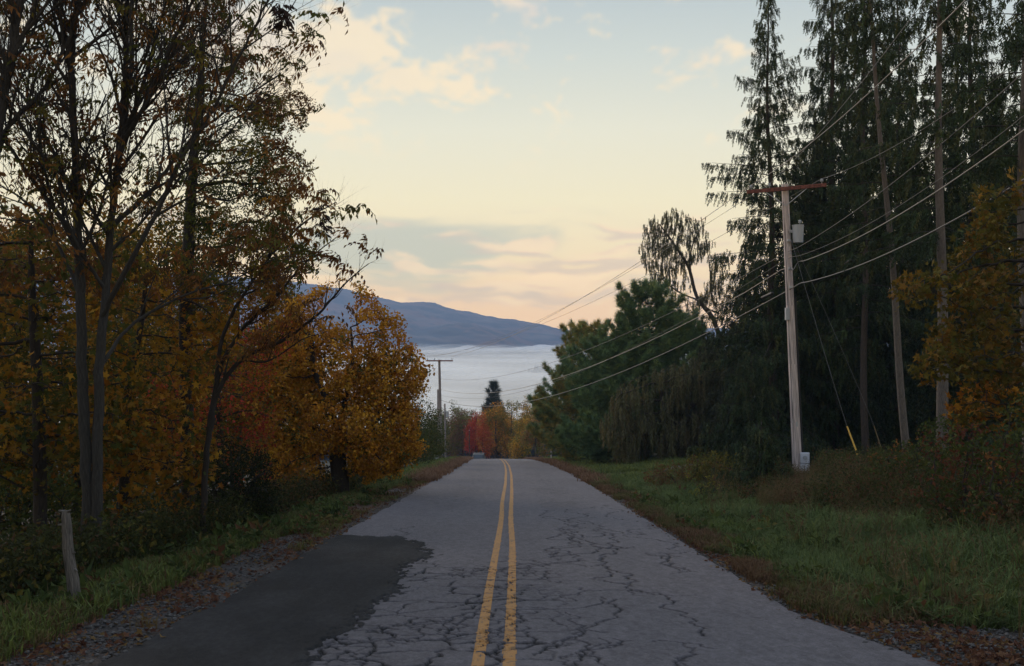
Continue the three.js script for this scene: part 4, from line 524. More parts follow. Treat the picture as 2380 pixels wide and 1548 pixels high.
{ // the maple at the right edge
  const Z = 16.5, b = baseAt(2440, Z), e = ell(b, Z);
  broadleaf({ name: 'maple_tree', label: 'yellow-olive and orange maple reaching in from the right edge', base: b, seed: 141, bark: BARK_DARK, baseR: .10, stems: [stemOf(b, Z, [[2430, 1050], [2425, 850], [2400, 680], [2390, 520], [2380, 430]], 16)],
    crown: [e(2330, 500, 70, 100), e(2310, 650, 110, 100), e(2180, 670, 95, 38, -.2, 1.3), e(2280, 800, 110, 90), e(2200, 860, 70, 35, -.2, 1.3), e(2330, 920, 90, 80), e(2390, 720, 90, 220), e(2260, 960, 60, 50)], n: 2300, step: .17, kill: .19, reach: 1.2, holes: [1.0, .34], leaves: mapleClumps, per: 2.2, depth: 2, size: 1.0,
    palette: (p, r) => (p.y < 2.2 && r() < .5 ? AMBER : r() < .6 ? [[.12, .092, .018], [.085, .075, .016]] : r() < .75 ? [[.18, .105, .018], [.14, .075, .016]] : OLIVE), single: { n: 160, score: (p) => -p.x, colours: [[.2, .14, .02], [.26, .13, .02], [.16, .12, .02]] }, singleGeo: oneMaple });
}
shrub('thicket_shrub', 'tangled dark thicket with dull red leaves under the right edge maple', 2240, 15.5, [[2250, 1060, 110, 90], [2200, 1140, 70, 80], [2330, 1100, 90, 90]], (p, r) => (r() < .35 ? [[.10, .035, .022], [.13, .05, .025]] : GREEN), { n: 900, per: 1.1 });
shrub('thicket_shrub', 'dark green thicket at the right edge above the grass', 2390, 14, [[2390, 1100, 110, 130], [2330, 1190, 90, 60], [2420, 980, 90, 90]], (p, r) => (r() < .18 ? RUST : GREEN), { n: 900, per: 1.2 });
shrub('thicket_shrub', 'dark leafy shrub behind the yellow guy guard', 2130, 21, [[2110, 1080, 90, 50], [2180, 1040, 60, 70]], (p, r) => (r() < .2 ? RUST : GREEN), { n: 500 });
shrub('autumn_shrub', 'russet and green shrub beside the driveway mouth', 1585, 31.5, [[1570, 1110, 70, 28], [1640, 1100, 60, 40]], (p, r) => (r() < .5 ? [[.16, .085, .035], [.13, .06, .03]] : OLIVE), { n: 500 });
shrub('autumn_shrub', 'grey-green shrub between the driveway and the dark conifer', 1660, 30, [[1660, 1085, 60, 35]], OLIVE, { n: 350 });
shrub('goldenrod', 'yellow-green goldenrod patch at the foot of the dark conifer', 1650, 26, [[1650, 1155, 50, 14]], [[.22, .20, .03], [.12, .14, .03]], { n: 260, category: 'plant', size: .6 });
shrub('shrub', 'small green shrub in the deep grass on the right', 2060, 22, [[2060, 1120, 70, 26]], GREEN, { n: 350 });

// ------------------------------------------------------------------ trees beyond the crest
function farTree(name, label, px, Z, H, W, pal, o = {}) { const b = baseAt(px, Z); return broadleaf({ name, label, base: b, group: 'trees beyond the crest of the road', seed: o.seed ?? px, bark: BARK_BROWN, baseR: .16, tip: .014, stems: [{ pts: spline([V(0, -.3, 0), V(.1, H * .2, 0), V(0, H * .5, 0), V(.1, H * .8, 0)], 12) }], crown: (() => { const q = rng(px * 3 + Math.round(Z)), l = [{ c: [0, H * .8, 0], r: [W * .32, H * .2, W * .32] }]; for (let i = 0; i < 7; i++) { const h = .28 + .5 * q(), a = q() * 6.28, w = W * (1.05 - .8 * Math.abs(h - .42)); l.push({ c: [Math.cos(a) * w * .55, H * h, Math.sin(a) * w * .55], r: [w * (.35 + .25 * q()), H * (.10 + .1 * q()), w * .5] }); } return l; })(), n: o.n ?? 700, step: .5, kill: .62, reach: 3.5, leaves: coarseClumps, per: o.per ?? 2.1, depth: 3, size: .9, holes: [.3, .38], palette: (p, r) => (typeof pal === 'function' ? pal(p, r) : pal).map((c) => c.map((v) => v * (name === 'red_maple' ? 1.1 : 1.6))), upright: .2 }); }
const TALL = (px, py, Z) => at(px, py, Z).y - land(px2x(px, Z), Z);
for (const [name, label, px, top, Z, W, pal] of [
  ['red_maple', 'bright red maple left of the yellow lines beyond the crest', 1106, 946, 150, 1.5, RED], ['red_maple', 'scarlet maple beside the bright red maple beyond the crest', 1122, 965, 146, 1.3, [[.36, .07, .03], [.36, .11, .03]]],
  ['far_tree', 'olive-green tree right behind the far pole', 1050, 905, 165, 3.6, (p, r) => (r() < .7 ? OLIVE : GREEN)], ['far_tree', 'dull russet tree between far pole and red maple', 1074, 935, 158, 2.6, (p, r) => (r() < .5 ? [[.13, .07, .035], [.12, .05, .035]] : OLIVE)],
  ['far_tree', 'orange tree standing over the vanishing yellow lines', 1162, 905, 160, 3.1, (p, r) => (r() < .6 ? AMBER : GOLD)], ['far_tree', 'golden olive tree just right of the vanishing yellow lines', 1188, 915, 150, 3.4, (p, r) => (r() < .6 ? GOLD : OLIVE)],
  ['far_tree', 'pale gold tree nearest the feathery pine tips', 1224, 892, 170, 3.8, (p, r) => (r() < .6 ? [[.24, .15, .045], [.26, .18, .05]] : RUST)], ['far_tree', 'yellow-green tree against the pine branches', 1252, 918, 155, 3.0, (p, r) => (r() < .6 ? OLIVE : GOLD)],
  ['far_tree', 'brown-orange tree farthest back in the middle', 1135, 915, 190, 3.8, (p, r) => (r() < .5 ? RUST : OLIVE)], ['far_tree', 'green tree far behind the red maple', 1105, 915, 195, 3.8, (p, r) => (r() < .6 ? GREEN : OLIVE)], ['far_tree', 'olive tree far back left of the far pole', 1005, 940, 180, 3.4, (p, r) => (r() < .6 ? OLIVE : RUST)],
  ['far_tree', 'pale green tree standing highest between fir and pine tips', 1200, 912, 200, 3.6, (p, r) => (r() < .6 ? OLIVE : GOLD)], ['far_tree', 'dim olive tree far back against the pine tips', 1268, 925, 185, 3.4, (p, r) => (r() < .7 ? OLIVE : RUST)], ['far_tree', 'russet tree rising between the far pole and the fir', 1085, 930, 175, 3.0, (p, r) => (r() < .5 ? RUST : OLIVE)], ['far_tree', 'bushy orange tree directly below the dark fir', 1152, 930, 148, 2.6, (p, r) => (r() < .6 ? AMBER : OLIVE)],
  ['far_tree', 'low gold tree at the right road edge beyond the crest', 1212, 960, 135, 2.0, (p, r) => (r() < .6 ? GOLD : OLIVE)], ['far_tree', 'low russet tree below the pine tips', 1245, 975, 128, 2.0, (p, r) => (r() < .5 ? RUST : OLIVE)],
]) farTree(name, label, px, Z, TALL(px, top, Z), W, pal);
pine({ name: 'dark_fir', label: 'dark pointed fir standing above the trees beyond the crest', base: baseAt(1148, 175), group: 'trees beyond the crest of the road', seed: 151, H: TALL(1148, 893, 175), r0: .2, R: 2.0, bare: 2, every: .8, size: 3, rate: 9, palette: [[.025, .04, .028], [.03, .045, .03]] });

// ------------------------------------------------------------------ utility poles, lines and roadside things
const poleTex = speckle(256, (x, y, r) => { const v = 165 + 150 * (tnoise(x / 3, y / 60, 85, 5) - .5) + 110 * (tnoise(x / 20, y / 40, 12, 15) - .5) + 30 * (r() - .5); const q = clamp(v, 0, 255); return [q, q * .97, q * .94]; }, 18); poleTex.repeat.set(4, .5);
const POLE = new THREE.MeshStandardMaterial({ color: lin(.78, .67, .65), map: poleTex, bumpMap: poleTex, bumpScale: .008, roughness: .9 }), ARM = new THREE.MeshStandardMaterial({ color: lin(.24, .085, .06), map: poleTex, bumpMap: poleTex, bumpScale: .006, roughness: .9 });
const OLDPOLE = new THREE.MeshStandardMaterial({ color: lin(.34, .29, .28), map: poleTex, roughness: .9 });
const STEEL = std(lin(.42, .43, .45), { metalness: .6, roughness: .45 }), GREYBOX = std(lin(.34, .35, .37), { roughness: .55 }), BLACK = std(lin(.018, .018, .02), { roughness: .6 }), WHITEBOX = std(lin(.55, .56, .62), { roughness: .5 }), PORCELAIN = std(lin(.30, .32, .34), { roughness: .25 }), WIRE = std(lin(.10, .098, .10), { roughness: .5, metalness: .3 }), LIGHTWIRE = std(lin(.22, .205, .195), { roughness: .45, metalness: .5 });
const boxAt = (w, h, d, p, turn = 0, rad = .01) => { const g = new RoundedBoxGeometry(w, h, d, 2, rad); g.rotateY(turn); g.translate(p.x, p.y, p.z); return g; };
const cyl = (r0, r1, h, p, n = 16) => { const g = new THREE.CylinderGeometry(r1, r0, h, n); g.translate(p.x, p.y, p.z); return g; };
function insulator(p) { const pts = [[0, 0], [.018, 0], [.018, .06], [.055, .07], [.06, .10], [.03, .11], [.05, .12], [.05, .15], [.028, .17], [0, .175]].map(([x, y]) => new THREE.Vector2(x, y)); const g = new THREE.LatheGeometry(pts, 12); g.translate(p.x, p.y, p.z); return g; }
const NEAR = baseAt(1853, 34), TOP = at(1825, 428, 34).sub(NEAR), armTurn = -.28;
const armEnd = (s) => TOP.clone().add(V(s * 1.22 * Math.cos(armTurn), -.17 + s * .06, -s * 1.22 * Math.sin(armTurn)));
{
  const g = thing('utility_pole', 'weathered wooden utility pole with rust-red crossarm and white box at its foot', 'utility pole', NEAR, 'wooden utility poles');
  const T = new Tubes(); const p = [V(0, -.3, 0), ...Array.from({ length: 12 }, (_, i) => TOP.clone().multiplyScalar((i + 1) / 12).add(V(0, 0, 0)))]; T.chain(p, p.map((_, i) => lerp(.165, .115, i / 12)), 16); part('pole', T.build(), POLE, g);
  const on = (py) => TOP.clone().multiplyScalar((at(0, py, 34).y - NEAR.y) / TOP.y);
  const arm = boxAt(2.62, .125, .10, V(0, 0, 0), 0, .012); arm.rotateZ(.05); arm.rotateY(armTurn); arm.translate(TOP.x, TOP.y - .17, TOP.z + .17); const a = part('crossarm', arm, ARM, g);
  for (const s of [-.95, -.45, .95]) part('insulator', insulator(armEnd(s).add(V(0, .06, .17))), PORCELAIN, a);
  part('arm_brace', mergeGeometries([-1, 1].map((s) => tube([armEnd(s * .55).add(V(0, -.06, .17)), TOP.clone().add(V(0, -.75, .13))], .014, .014, 5, 4))), STEEL, g);
  const tp = on(545).add(V(.34, 0, .12)); const tr = part('transformer', mergeGeometries([cyl(.17, .19, .58, tp, 20), cyl(.195, .195, .03, tp.clone().add(V(0, .30, 0)), 20)]), GREYBOX, g); part('bushing', insulator(tp.clone().add(V(.05, .31, .05))), PORCELAIN, tr); part('hanger', boxAt(.22, .10, .06, tp.clone().add(V(-.22, .1, -.04))), STEEL, tr);
  part('cable_guard', tube([on(690).add(V(.17, 0, .06)), on(900).add(V(.175, 0, .06)), on(1050).add(V(.19, 0, .06))], .026, .026, 8, 8), BLACK, g);
  part('terminal_box', boxAt(.13, .42, .16, on(730).add(V(-.14, 0, .10))), GREYBOX, g);
  const bp = on(1073).add(V(.22, 0, .16)); const wb = part('utility_box', boxAt(.30, .66, .20, bp, -.3, .02), WHITEBOX, g); part('box_seam', boxAt(.304, .018, .206, bp.clone().add(V(0, -.02, 0)), -.3, .004), BLACK, wb); part('meter', (() => { const q = new THREE.CylinderGeometry(.07, .07, .05, 18); q.rotateX(Math.PI / 2); q.translate(bp.x - .03, bp.y + .17, bp.z + .11); return q; })(), GREYBOX, wb);
  part('cable_clamp', mergeGeometries([on(560), on(625), on(668)].map((q) => boxAt(.10, .08, .10, q.clone().add(V(0, 0, .16))))), STEEL, g);
  for (const py of [500, 590, 640, 700, 790]) part('bolt', (() => { const q = new THREE.CylinderGeometry(.018, .018, .12, 8); q.rotateX(Math.PI / 2); const c = on(py); q.translate(c.x + .03, c.y, c.z + .14); return q; })(), STEEL, g);
  part('number_tag', boxAt(.06, .16, .008, on(985).add(V(0, 0, .162)), 0, .003), STEEL, g);
  part('ground_wire', tube([on(470).add(V(-.1, 0, .09)), on(800).add(V(-.11, 0, .1)), on(1090).add(V(-.12, 0, .11))], .007, .007, 5, 10), BLACK, g);
}
const FAR = baseAt(1026, 94), FTOP = at(1021, 836, 94).sub(FAR);
function smallPole(name, label, base, top, o) {
  const g = thing(name, label, 'utility pole', base, 'wooden utility poles'); const T = new Tubes(), p = [V(0, -.3, 0), ...Array.from({ length: 6 }, (_, i) => top.clone().multiplyScalar((i + 1) / 6))]; T.chain(p, p.map((_, i) => lerp(.16, .11, i / 6)), 12); part('pole', T.build(), o.mat ?? POLE, g);
  if (o.arm) { const arm = boxAt(o.arm, .12, .10, V(0, 0, 0), 0, .012); arm.rotateY(o.turn ?? 0); arm.translate(top.x + (o.dx ?? 0), top.y + (o.dy ?? -.12), top.z + .16); const a = part('crossarm', arm, ARM, g); for (const s of [-.46, -.2, .46]) part('insulator', insulator(V(top.x + (o.dx ?? 0) + s * o.arm, top.y + (o.dy ?? -.12) + .05, top.z + .16)), PORCELAIN, a); }
  if (o.can) part('transformer', mergeGeometries([cyl(.22, .24, .8, top.clone().add(V(.38, o.can, .1)), 16), cyl(.25, .25, .04, top.clone().add(V(.38, o.can + .41, .1)), 16)]), GREYBOX, g);
  if (o.box) part('utility_box', boxAt(.35, .8, .25, V(-.28, o.box, .1)), GREYBOX, g);
  return g;
}
smallPole('utility_pole', 'far utility pole with a crossarm, standing against the mist beside the golden tree', FAR, FTOP, { arm: 2.5, turn: 0, dx: .05, dy: -.1, mat: OLDPOLE });
smallPole('utility_pole', 'thin grey pole just left of and behind the far pole', baseAt(1019, 128), at(1018, 905, 128).sub(baseAt(1019, 128)), { arm: 2.2, dy: -3.4, box: 1.4, dx: -.6, mat: OLDPOLE });
smallPole('utility_pole', 'short grey pole with a transformer just right of the far pole', baseAt(1036, 150), at(1034, 938, 150).sub(baseAt(1036, 150)), { can: -1.6, mat: OLDPOLE });

// lines: from the far pole to the near pole and on over the viewer's right
function hang(a, b, sag, n = 20) { const p = []; for (let i = 0; i <= n; i++) { const t = i / n, q = a.clone().lerp(b, t); q.y -= 4 * sag * t * (1 - t); p.push(q); } return p; }
const nearW = (py, dx = 0, dz = .2) => NEAR.clone().add(TOP.clone().multiplyScalar((at(0, py, 34).y - NEAR.y) / TOP.y)).add(V(dx, 0, dz)), farW = (py, dx = 0) => { const t = (at(0, py, 94).y - FAR.y) / FTOP.y; return FAR.clone().add(FTOP.clone().multiplyScalar(t)).add(V(dx, 0, .2)); };
const along = (px, py, Z) => at(px, py, Z);
const armW = (s) => NEAR.clone().add(armEnd(s)).add(V(0, .22, .17));
for (const [label, name, pts, rad, mat] of [
  ['highest power line, meeting the left end of the near crossarm', 'power_line', [...hang(farW(828, 1.15), armW(-.95), 1.0), ...hang(armW(-.95), along(2235, 10, 17.5), .25).slice(1), along(2700, -480, 11)], .012, LIGHTWIRE],
  ['second power line, held just inside the left crossarm end', 'power_line', [...hang(farW(828, -.45), armW(-.45), 1.1), ...hang(armW(-.45), along(2120, 40, 18.5), .2).slice(1), along(2500, -420, 12)], .008, WIRE],
  ['power line on the right end of the near crossarm', 'power_line', [...hang(farW(828, -1.1), armW(.95), 1.2), ...hang(armW(.95), along(2385, 130, 20), .3).slice(1), along(2700, -120, 16)], .008, WIRE],
  ['neutral wire running past the grey transformer', 'power_line', [...hang(farW(880, .1), nearW(585), 1.5), ...hang(nearW(585, .05), along(2385, 165, 18), .25).slice(1), along(2700, -60, 14)], .010, WIRE],
  ['pale thick cable looping round the middle of the near pole', 'telephone_cable', [...hang(farW(905, .1), nearW(622), 1.8), nearW(630, .05, .26), ...hang(nearW(612, .25), along(2390, 296, 18), .3), along(2750, 90, 13)], .014, LIGHTWIRE],
  ['thin cable midway below the grey transformer', 'telephone_cable', [...hang(farW(918, .1), nearW(600), 1.9), ...hang(nearW(600, .1), along(2390, 262, 18), .35).slice(1), along(2750, 60, 13)], .007, WIRE],
  ['lowest thick dark cable, clamped to the near pole', 'telephone_cable', [...hang(farW(930, .1), nearW(672), 1.9), ...hang(nearW(662, .1), along(2390, 412, 17.5), .3).slice(1), along(2750, 230, 13)], .018, WIRE],
]) { const c = new THREE.CatmullRomCurve3(pts, false, 'centripetal'), T = new Tubes(), p = c.getPoints(120); T.chain(p, p.map(() => rad), 6); const m = new THREE.Mesh(T.build(), mat); m.name = numbered(name); m.castShadow = m.receiveShadow = true; tag(m, label, name === 'power_line' ? 'power line' : 'cable', 'lines strung between the poles'); scene.add(m); }
{ const a = along(1796, 681, 35.2), b = along(1772, 692, 36.2); const m = new THREE.Mesh(tube([b, b.clone().lerp(a, .1), b.clone().lerp(a, .9), a], .06, .06, 10, 8), BLACK); m.name = 'splice_case'; m.castShadow = true; tag(m, 'black splice case hung on the lowest cable left of the near pole', 'splice case'); scene.add(m);
  const c = along(1982, 604, 28.5), d = along(1962, 614, 29.2); const n = new THREE.Mesh(tube([d, d.clone().lerp(c, .1), d.clone().lerp(c, .9), c], .05, .045, 10, 8), BARK_ASH); n.name = 'splice_case_001'; n.castShadow = true; tag(n, 'grey splice case hung on the lowest cable right of the near pole', 'splice case'); scene.add(n); }
{ // guy wires with yellow guards
  const YEL = std(lin(.52, .30, .03), { roughness: .55 }), OLD = std(lin(.10, .065, .02), { roughness: .8 });
  for (const [label, px, py, Z, tx, ty, k0, k1] of [['bright yellow guard on the guy wire right of the near pole', 2012, 1112, 29, 1968, 990, 0, .2], ['dull yellow guy guard half hidden among the pale trunks', 2066, 1052, 32, 2030, 988, 0, .2]]) {
    const foot = ground(px2x(px, Z), Z), top = NEAR.clone().add(TOP.clone().multiplyScalar(.86)), gEnd = at(tx, ty, Z + 1.0), g = thing('guy_wire', label, 'guy wire', foot, 'guy wires of the near pole'); const q = gEnd.clone().sub(foot); part('wire', tube([V(0, -.05, 0), q.clone().multiplyScalar(1.0), top.clone().sub(foot)], .006, .006, 5, 20), WIRE, g); part('guard', tube([q.clone().multiplyScalar(.04), q.clone().multiplyScalar(.5), q.clone().multiplyScalar(.99)], Z < 30 ? .03 : .02, Z < 30 ? .024 : .016, 10, 6), Z < 30 ? YEL : OLD, g); }
}
{ // weathered post at the left verge
  const b = baseAt(178, 9.7), r = rng(8), g = thing('wooden_post', 'short weathered grey wooden post leaning at the left verge', 'post', b), T = new Tubes(), p = [], rr = [], tip = at(152, 1186, 9.7).sub(b); for (let i = 0; i <= 16; i++) { const t = i / 16; p.push(tip.clone().multiplyScalar(t * 1.03 - .03).add(V(.008 * Math.sin(i * .5), 0, 0))); rr.push(lerp(.062, .040, t) * (.92 + .16 * noise(i * .35, 4)) * (i === 16 ? .8 : 1)); } T.chain(p, rr, 11); const geo = T.build(), q = geo.attributes.position; for (let i = 0; i < q.count; i++) { const k = 1 + .0 * i; q.setX(i, q.getX(i) + .012 * (noise(q.getX(i) * 60 + 9, q.getY(i) * 9) - .5)); q.setZ(i, q.getZ(i) + .012 * (noise(q.getZ(i) * 60, q.getY(i) * 9 + 5) - .5)); } geo.computeVertexNormals(); part('stake', geo, bark(.24, .21, .185), g);
  for (const [t, dx, dy] of [[.99, -.035, .015], [.86, -.05, .0], [.56, .05, .02], [.42, .055, -.03], [.98, .05, .03]]) { const o = tip.clone().multiplyScalar(t); part('knot', tube([o, o.clone().add(V(dx * .9, dy * .5, .02)), o.clone().add(V(dx * 1.4, dy, .03))], .018, .008, 6, 4), bark(.27, .24, .21), g); }
}
{ // mailbox and slim post near the crest
  const b = baseAt(1276, 86), g = thing('mailbox', 'black mailbox on a pale post at the right verge near the crest', 'mailbox', b); part('post', boxAt(.12, 1.45, .12, V(.18, .6, 0)), POLE, g); const s = new THREE.Shape(); s.moveTo(-.16, 0); s.lineTo(.16, 0); s.lineTo(.16, .2); s.absarc(0, .2, .16, 0, Math.PI); s.lineTo(-.16, 0); const e = new THREE.ExtrudeGeometry(s, { depth: .55, bevelEnabled: true, bevelSize: .01, bevelThickness: .01 }); e.rotateY(Math.PI / 2); e.translate(-.42, 1.08, 0); part('box', e, BLACK, g); part('flag', boxAt(.04, .22, .02, V(-.1, 1.4, .17)), std(lin(.4, .03, .02)), g); part('arm', boxAt(.7, .07, .1, V(-.1, 1.03, 0)), POLE, g);
  const sb = baseAt(1091, 112), sp = thing('slim_post', 'slim pale post beside the red maple at the crest', 'post', sb); part('shaft', tube([V(0, -.3, 0), V(.01, 2, 0), V(0, 3.4, 0)], .05, .04, 8, 8), BARK_ASH, sp); part('cap', cyl(.065, .065, .04, V(0, 3.41, 0), 10), GREYBOX, sp);
}
{ // dark car just over the crest
  const Zc = 137, b = ground(px2x(1113, Zc), Zc); const g = thing('parked_car', 'dark car half hidden behind the crest on the left', 'car', b); b.y += 0; const CAR = new THREE.MeshPhysicalMaterial({ color: lin(.012, .015, .016), roughness: .5, clearcoat: .25, clearcoatRoughness: .2 }), GL = new THREE.MeshPhysicalMaterial({ color: lin(.03, .04, .05), roughness: .3, specularIntensity: 1 });
  const prof2 = [[-2.2, .35], [-2.25, .75], [-2.1, .95], [-1.3, 1.02], [1.3, 1.0], [2.1, .85], [2.25, .6], [2.2, .35]], s = new THREE.Shape(prof2.map(([x, y]) => new THREE.Vector2(x, y))); const e = new THREE.ExtrudeGeometry(s, { depth: 1.62, bevelEnabled: true, bevelSize: .08, bevelThickness: .09, bevelSegments: 3 }); e.translate(0, 0, -.81); e.rotateY(Math.PI / 2); part('body', e, CAR, g);
  const cab = new THREE.Shape([[-1.75, 1.0], [-1.35, 1.45], [-.9, 1.56], [.3, 1.56], [.65, 1.45], [1.35, 1.0]].map(([x, y]) => new THREE.Vector2(x, y))); const ce = new THREE.ExtrudeGeometry(cab, { depth: 1.3, bevelEnabled: true, bevelSize: .04, bevelThickness: .10, bevelSegments: 3 }); ce.translate(0, 0, -.65); ce.rotateY(Math.PI / 2); part('cabin', ce, CAR, g);
  const pane = (pts) => { const T = new Tris(); T.tri(pts[0], pts[1], pts[2]); T.tri(pts[0], pts[2], pts[3]); return T.build(); };
  part('rear_window', pane([V(-.6, 1.06, 1.80), V(.6, 1.06, 1.80), V(.52, 1.44, 1.45), V(-.52, 1.44, 1.45)]), GL, g); part('windshield', pane([V(-.6, 1.06, -1.40), V(.6, 1.06, -1.40), V(.52, 1.44, -.77), V(-.52, 1.44, -.77)]), GL, g);
  for (const s of [-1, 1]) part('side_window', pane([V(s * .78, 1.06, 1.3), V(s * .78, 1.06, -.95), V(s * .775, 1.42, -.55), V(s * .775, 1.42, 1.05)]), GL, g);
  for (const [x, z] of [[-.82, 1.4], [.82, 1.4], [-.82, -1.4], [.82, -1.4]]) { const t = new THREE.TorusGeometry(.25, .09, 8, 20); t.rotateY(Math.PI / 2); t.translate(x, .34, z); const w = part('wheel', t, BLACK, g); const h = new THREE.CylinderGeometry(.18, .18, .12, 14); h.rotateZ(Math.PI / 2); h.translate(x, .34, z); part('hubcap', h, STEEL, w); }
  for (const s of [-1, 1]) part('tail_light', boxAt(.26, .14, .05, V(s * .62, .82, 2.30)), std(lin(.25, .02, .02), { roughness: .3 }), g);
}

// ------------------------------------------------------------------ grass, weeds, fallen leaves, stones
const scatter = (name, label, category, geos, mat, n, seed, gen) => { const r = rng(seed), sites = []; let k = 0; while (sites.length < n && k++ < n * 12) { const s = gen(r); if (s) sites.push(s); } const g = new THREE.Group(); g.name = name; tag(g, label, category, null, 'stuff'); scene.add(g); instanced(name + '_tufts', geos, mat, sites, g); };
const GRASS = leafMat(.25);
const nearZ = (r, a, b) => a * (b / a) ** r();
const lawn = [201, 202, 203, 204].map((s) => grassTuft({ n: 22, h: .36, spread: .15, seed: s, w: .006, bend: 1.15 }));
const shortLawn = [211, 212, 213].map((s) => grassTuft({ n: 18, h: .13, spread: .14, seed: s, w: .005, bend: .7 }));
const farLawn = [221, 222].map((s) => grassTuft({ n: 18, h: .32, spread: .35, seed: s, w: .014, bend: .8 }));
const G1 = [[.085, .12, .042], [.105, .145, .05], [.07, .10, .036], [.125, .15, .055]], G2 = [[.12, .085, .035], [.10, .065, .03], [.14, .10, .045]], G3 = [[.12, .14, .035], [.10, .125, .032]];
const side = (r, Z, lo, hi, dir) => xc(Z) + dir * ((dir < 0 ? edgeL(Z) : edgeR(Z)) + lo + (hi - lo) * r());
scatter('verge_grass', 'long green grass on the bank right of the road', 'grass', lawn, GRASS, 14000, 301, (r) => { const Z = nearZ(r, 6.5, 40), x = side(r, Z, .35, 5.4, 1), t = x - xc(Z) - edgeR(Z); if (gravelAt(x, Z) > .3 || r() > ss(.3, 1.5, t + .9 * (fbm(x * .8, Z * .5, 2) - .5))) return null; const dry = fbm(x * .5 + 3, Z * .4, 3) + .18 * ss(1.3, .3, t) + .2 * ss(2.6, 4.4, t); return { p: ground(x, Z), q: yaw(r() * 6.28), s: V(1, .5 + .8 * r(), 1).multiplyScalar((.45 + .45 * r() + .25 * ss(2, 4, t)) * (.55 + 1.1 * fbm(x * 1.1 + 8, Z * .9, 2))), c: pick(dry > .70 ? (r() < .6 ? G2 : G1) : r() < .9 ? G1 : G3, r) }; });
scatter('shoulder_grass', 'short grass along the left shoulder', 'grass', shortLawn, GRASS, 9000, 303, (r) => { const Z = nearZ(r, 6, 44), x = side(r, Z, .1, 2.4, -1), t = -(x - xc(Z)) - edgeL(Z); if (gravelAt(x, Z) > .35) return null; const k = fbm(x * .9, Z * .5 + 2, 3); if (r() > (t < .75 ? .42 : .95) * ss(.3, .55, k + (t > .8 ? .2 : 0))) return null; return { p: ground(x, Z), q: yaw(r() * 6.28), s: (.45 + .7 * r()) * (t > .9 ? 1.3 : .8) * (.5 + 1.0 * k), c: pick(t > .8 ? (r() < .5 + .6 * (k - .5) ? G3 : r() < .5 ? G1 : G2) : r() < .4 ? G3 : G2, r) }; });
scatter('distant_grass', 'grass on both verges towards the crest', 'grass', farLawn, GRASS, 9000, 305, (r) => { const Z = nearZ(r, 36, 118), dir = r() < .5 ? -1 : 1, x = side(r, Z, .0, dir < 0 ? 3.2 : 6, dir), t = Math.abs(x - xc(Z)) - HALF; if (gravelAt(x, Z) > .3) return null; const edge = ss(1.4, .5, t + .5 * (fbm(Z * .2, x, 2) - .5)); return { p: ground(x, Z), q: yaw(r() * 6.28), s: .55 + .6 * r(), c: pick(r() < edge ? [[.20, .115, .07], [.17, .10, .06]] : r() < .6 ? [[.16, .18, .045], [.13, .16, .042]] : G1, r) }; });
scatter('brown_verge', 'short dead brown grass along the right road edge', 'grass', shortLawn, GRASS, 7000, 306, (r) => { const Z = nearZ(r, 8, 60), x = side(r, Z, .02, 1.5, 1), t = x - xc(Z) - edgeR(Z); if (gravelAt(x, Z) > .6 || r() > ss(1.5, .4, t) * .9 * ss(.32, .5, fbm(x * 1.2 + 40, Z * .9, 3))) return null; return { p: ground(x, Z), q: yaw(r() * 6.28), s: .6 + .7 * r(), c: pick(fbm(x * 1.5, Z * .8, 3) > .52 ? [[.13, .075, .042], [.10, .06, .034], [.15, .095, .05]] : [[.09, .085, .03], [.11, .09, .035], [.07, .08, .028], [.12, .07, .04]], r) }; });
const plume = [231, 232, 233].map((s) => seedGrass({ n: 16, h: 1.15, spread: .32, seed: s }));
scatter('plume_grass', 'tall pinkish-brown seeding grass below the near pole', 'grass', plume, GRASS, 800, 307, (r) => { const Z = 20.5 + 7 * r(), px = 1760 + 260 * r(); const x = px2x(px, Z); return { p: ground(x, Z), q: yaw((r() - .5) * 1.2), s: .30 + .22 * r(), c: pick([[.17, .105, .065], [.14, .085, .05], [.12, .09, .04], [.10, .095, .035]], r) }; });
const weedG = [241, 242, 243].map((s) => leafClump({ n: 34, spread: .30, L: .065, W: .035, seed: s }));
scatter('bank_weeds', 'rank green weeds and brambles on the bank under the pale trunks', 'weeds', weedG, LEAF, 4600, 309, (r) => { const Z = 12 + 24 * r(), x = xc(Z) + lerp(6.3, 5.3, ss(17, 22, Z)) + .8 * fbm(Z * .6, 3, 2) + 6.5 * r(); if (Z > 29 && px2x(1890, Z) > x) return null; if (Z > 22 && x > px2x(1825, Z) && x < px2x(1905, Z)) return null; return { p: ground(x, Z).add(V(0, .1 + .6 * r() * r() * ss(0, 1.2, x - xc(Z) - 5.6), 0)), q: yaw(r() * 6.28), s: .6 + .6 * r(), c: pick(r() < .75 ? [[.055, .062, .02], [.07, .072, .024], [.04, .05, .018]] : [[.12, .06, .03], [.10, .045, .025]], r) }; });
scatter('left_undergrowth', 'dark brambles and weeds under the left trees', 'weeds', weedG, LEAF, 5200, 311, (r) => { const Z = nearZ(r, 8, 46), x = xc(Z) - edgeL(Z) - 1.9 - 9 * r() * r(); return { p: ground(x, Z).add(V(0, .1 + .5 * r() * r(), 0)), q: yaw(r() * 6.28), s: .6 + .7 * r(), c: pick(r() < .7 ? [[.035, .042, .015], [.05, .055, .02]] : r() < .6 ? [[.10, .06, .02], [.08, .045, .02]] : OLIVE, r) }; });
const dead = [251, 252, 253].map((s) => { const T = new Tris(), r = rng(s); for (let i = 0; i < 5; i++) { const d = rdir(r); d.y *= .25; d.normalize(); const w = perp(d, r); w.y *= .3; w.normalize(); const o = V((r() - .5) * .28, .012 + .02 * r(), (r() - .5) * .28); if (i % 2) mapleLeaf(T, o, d, w, .048); else leaf(T, o, d, w, .062, .03, .3); } return T.build(); });
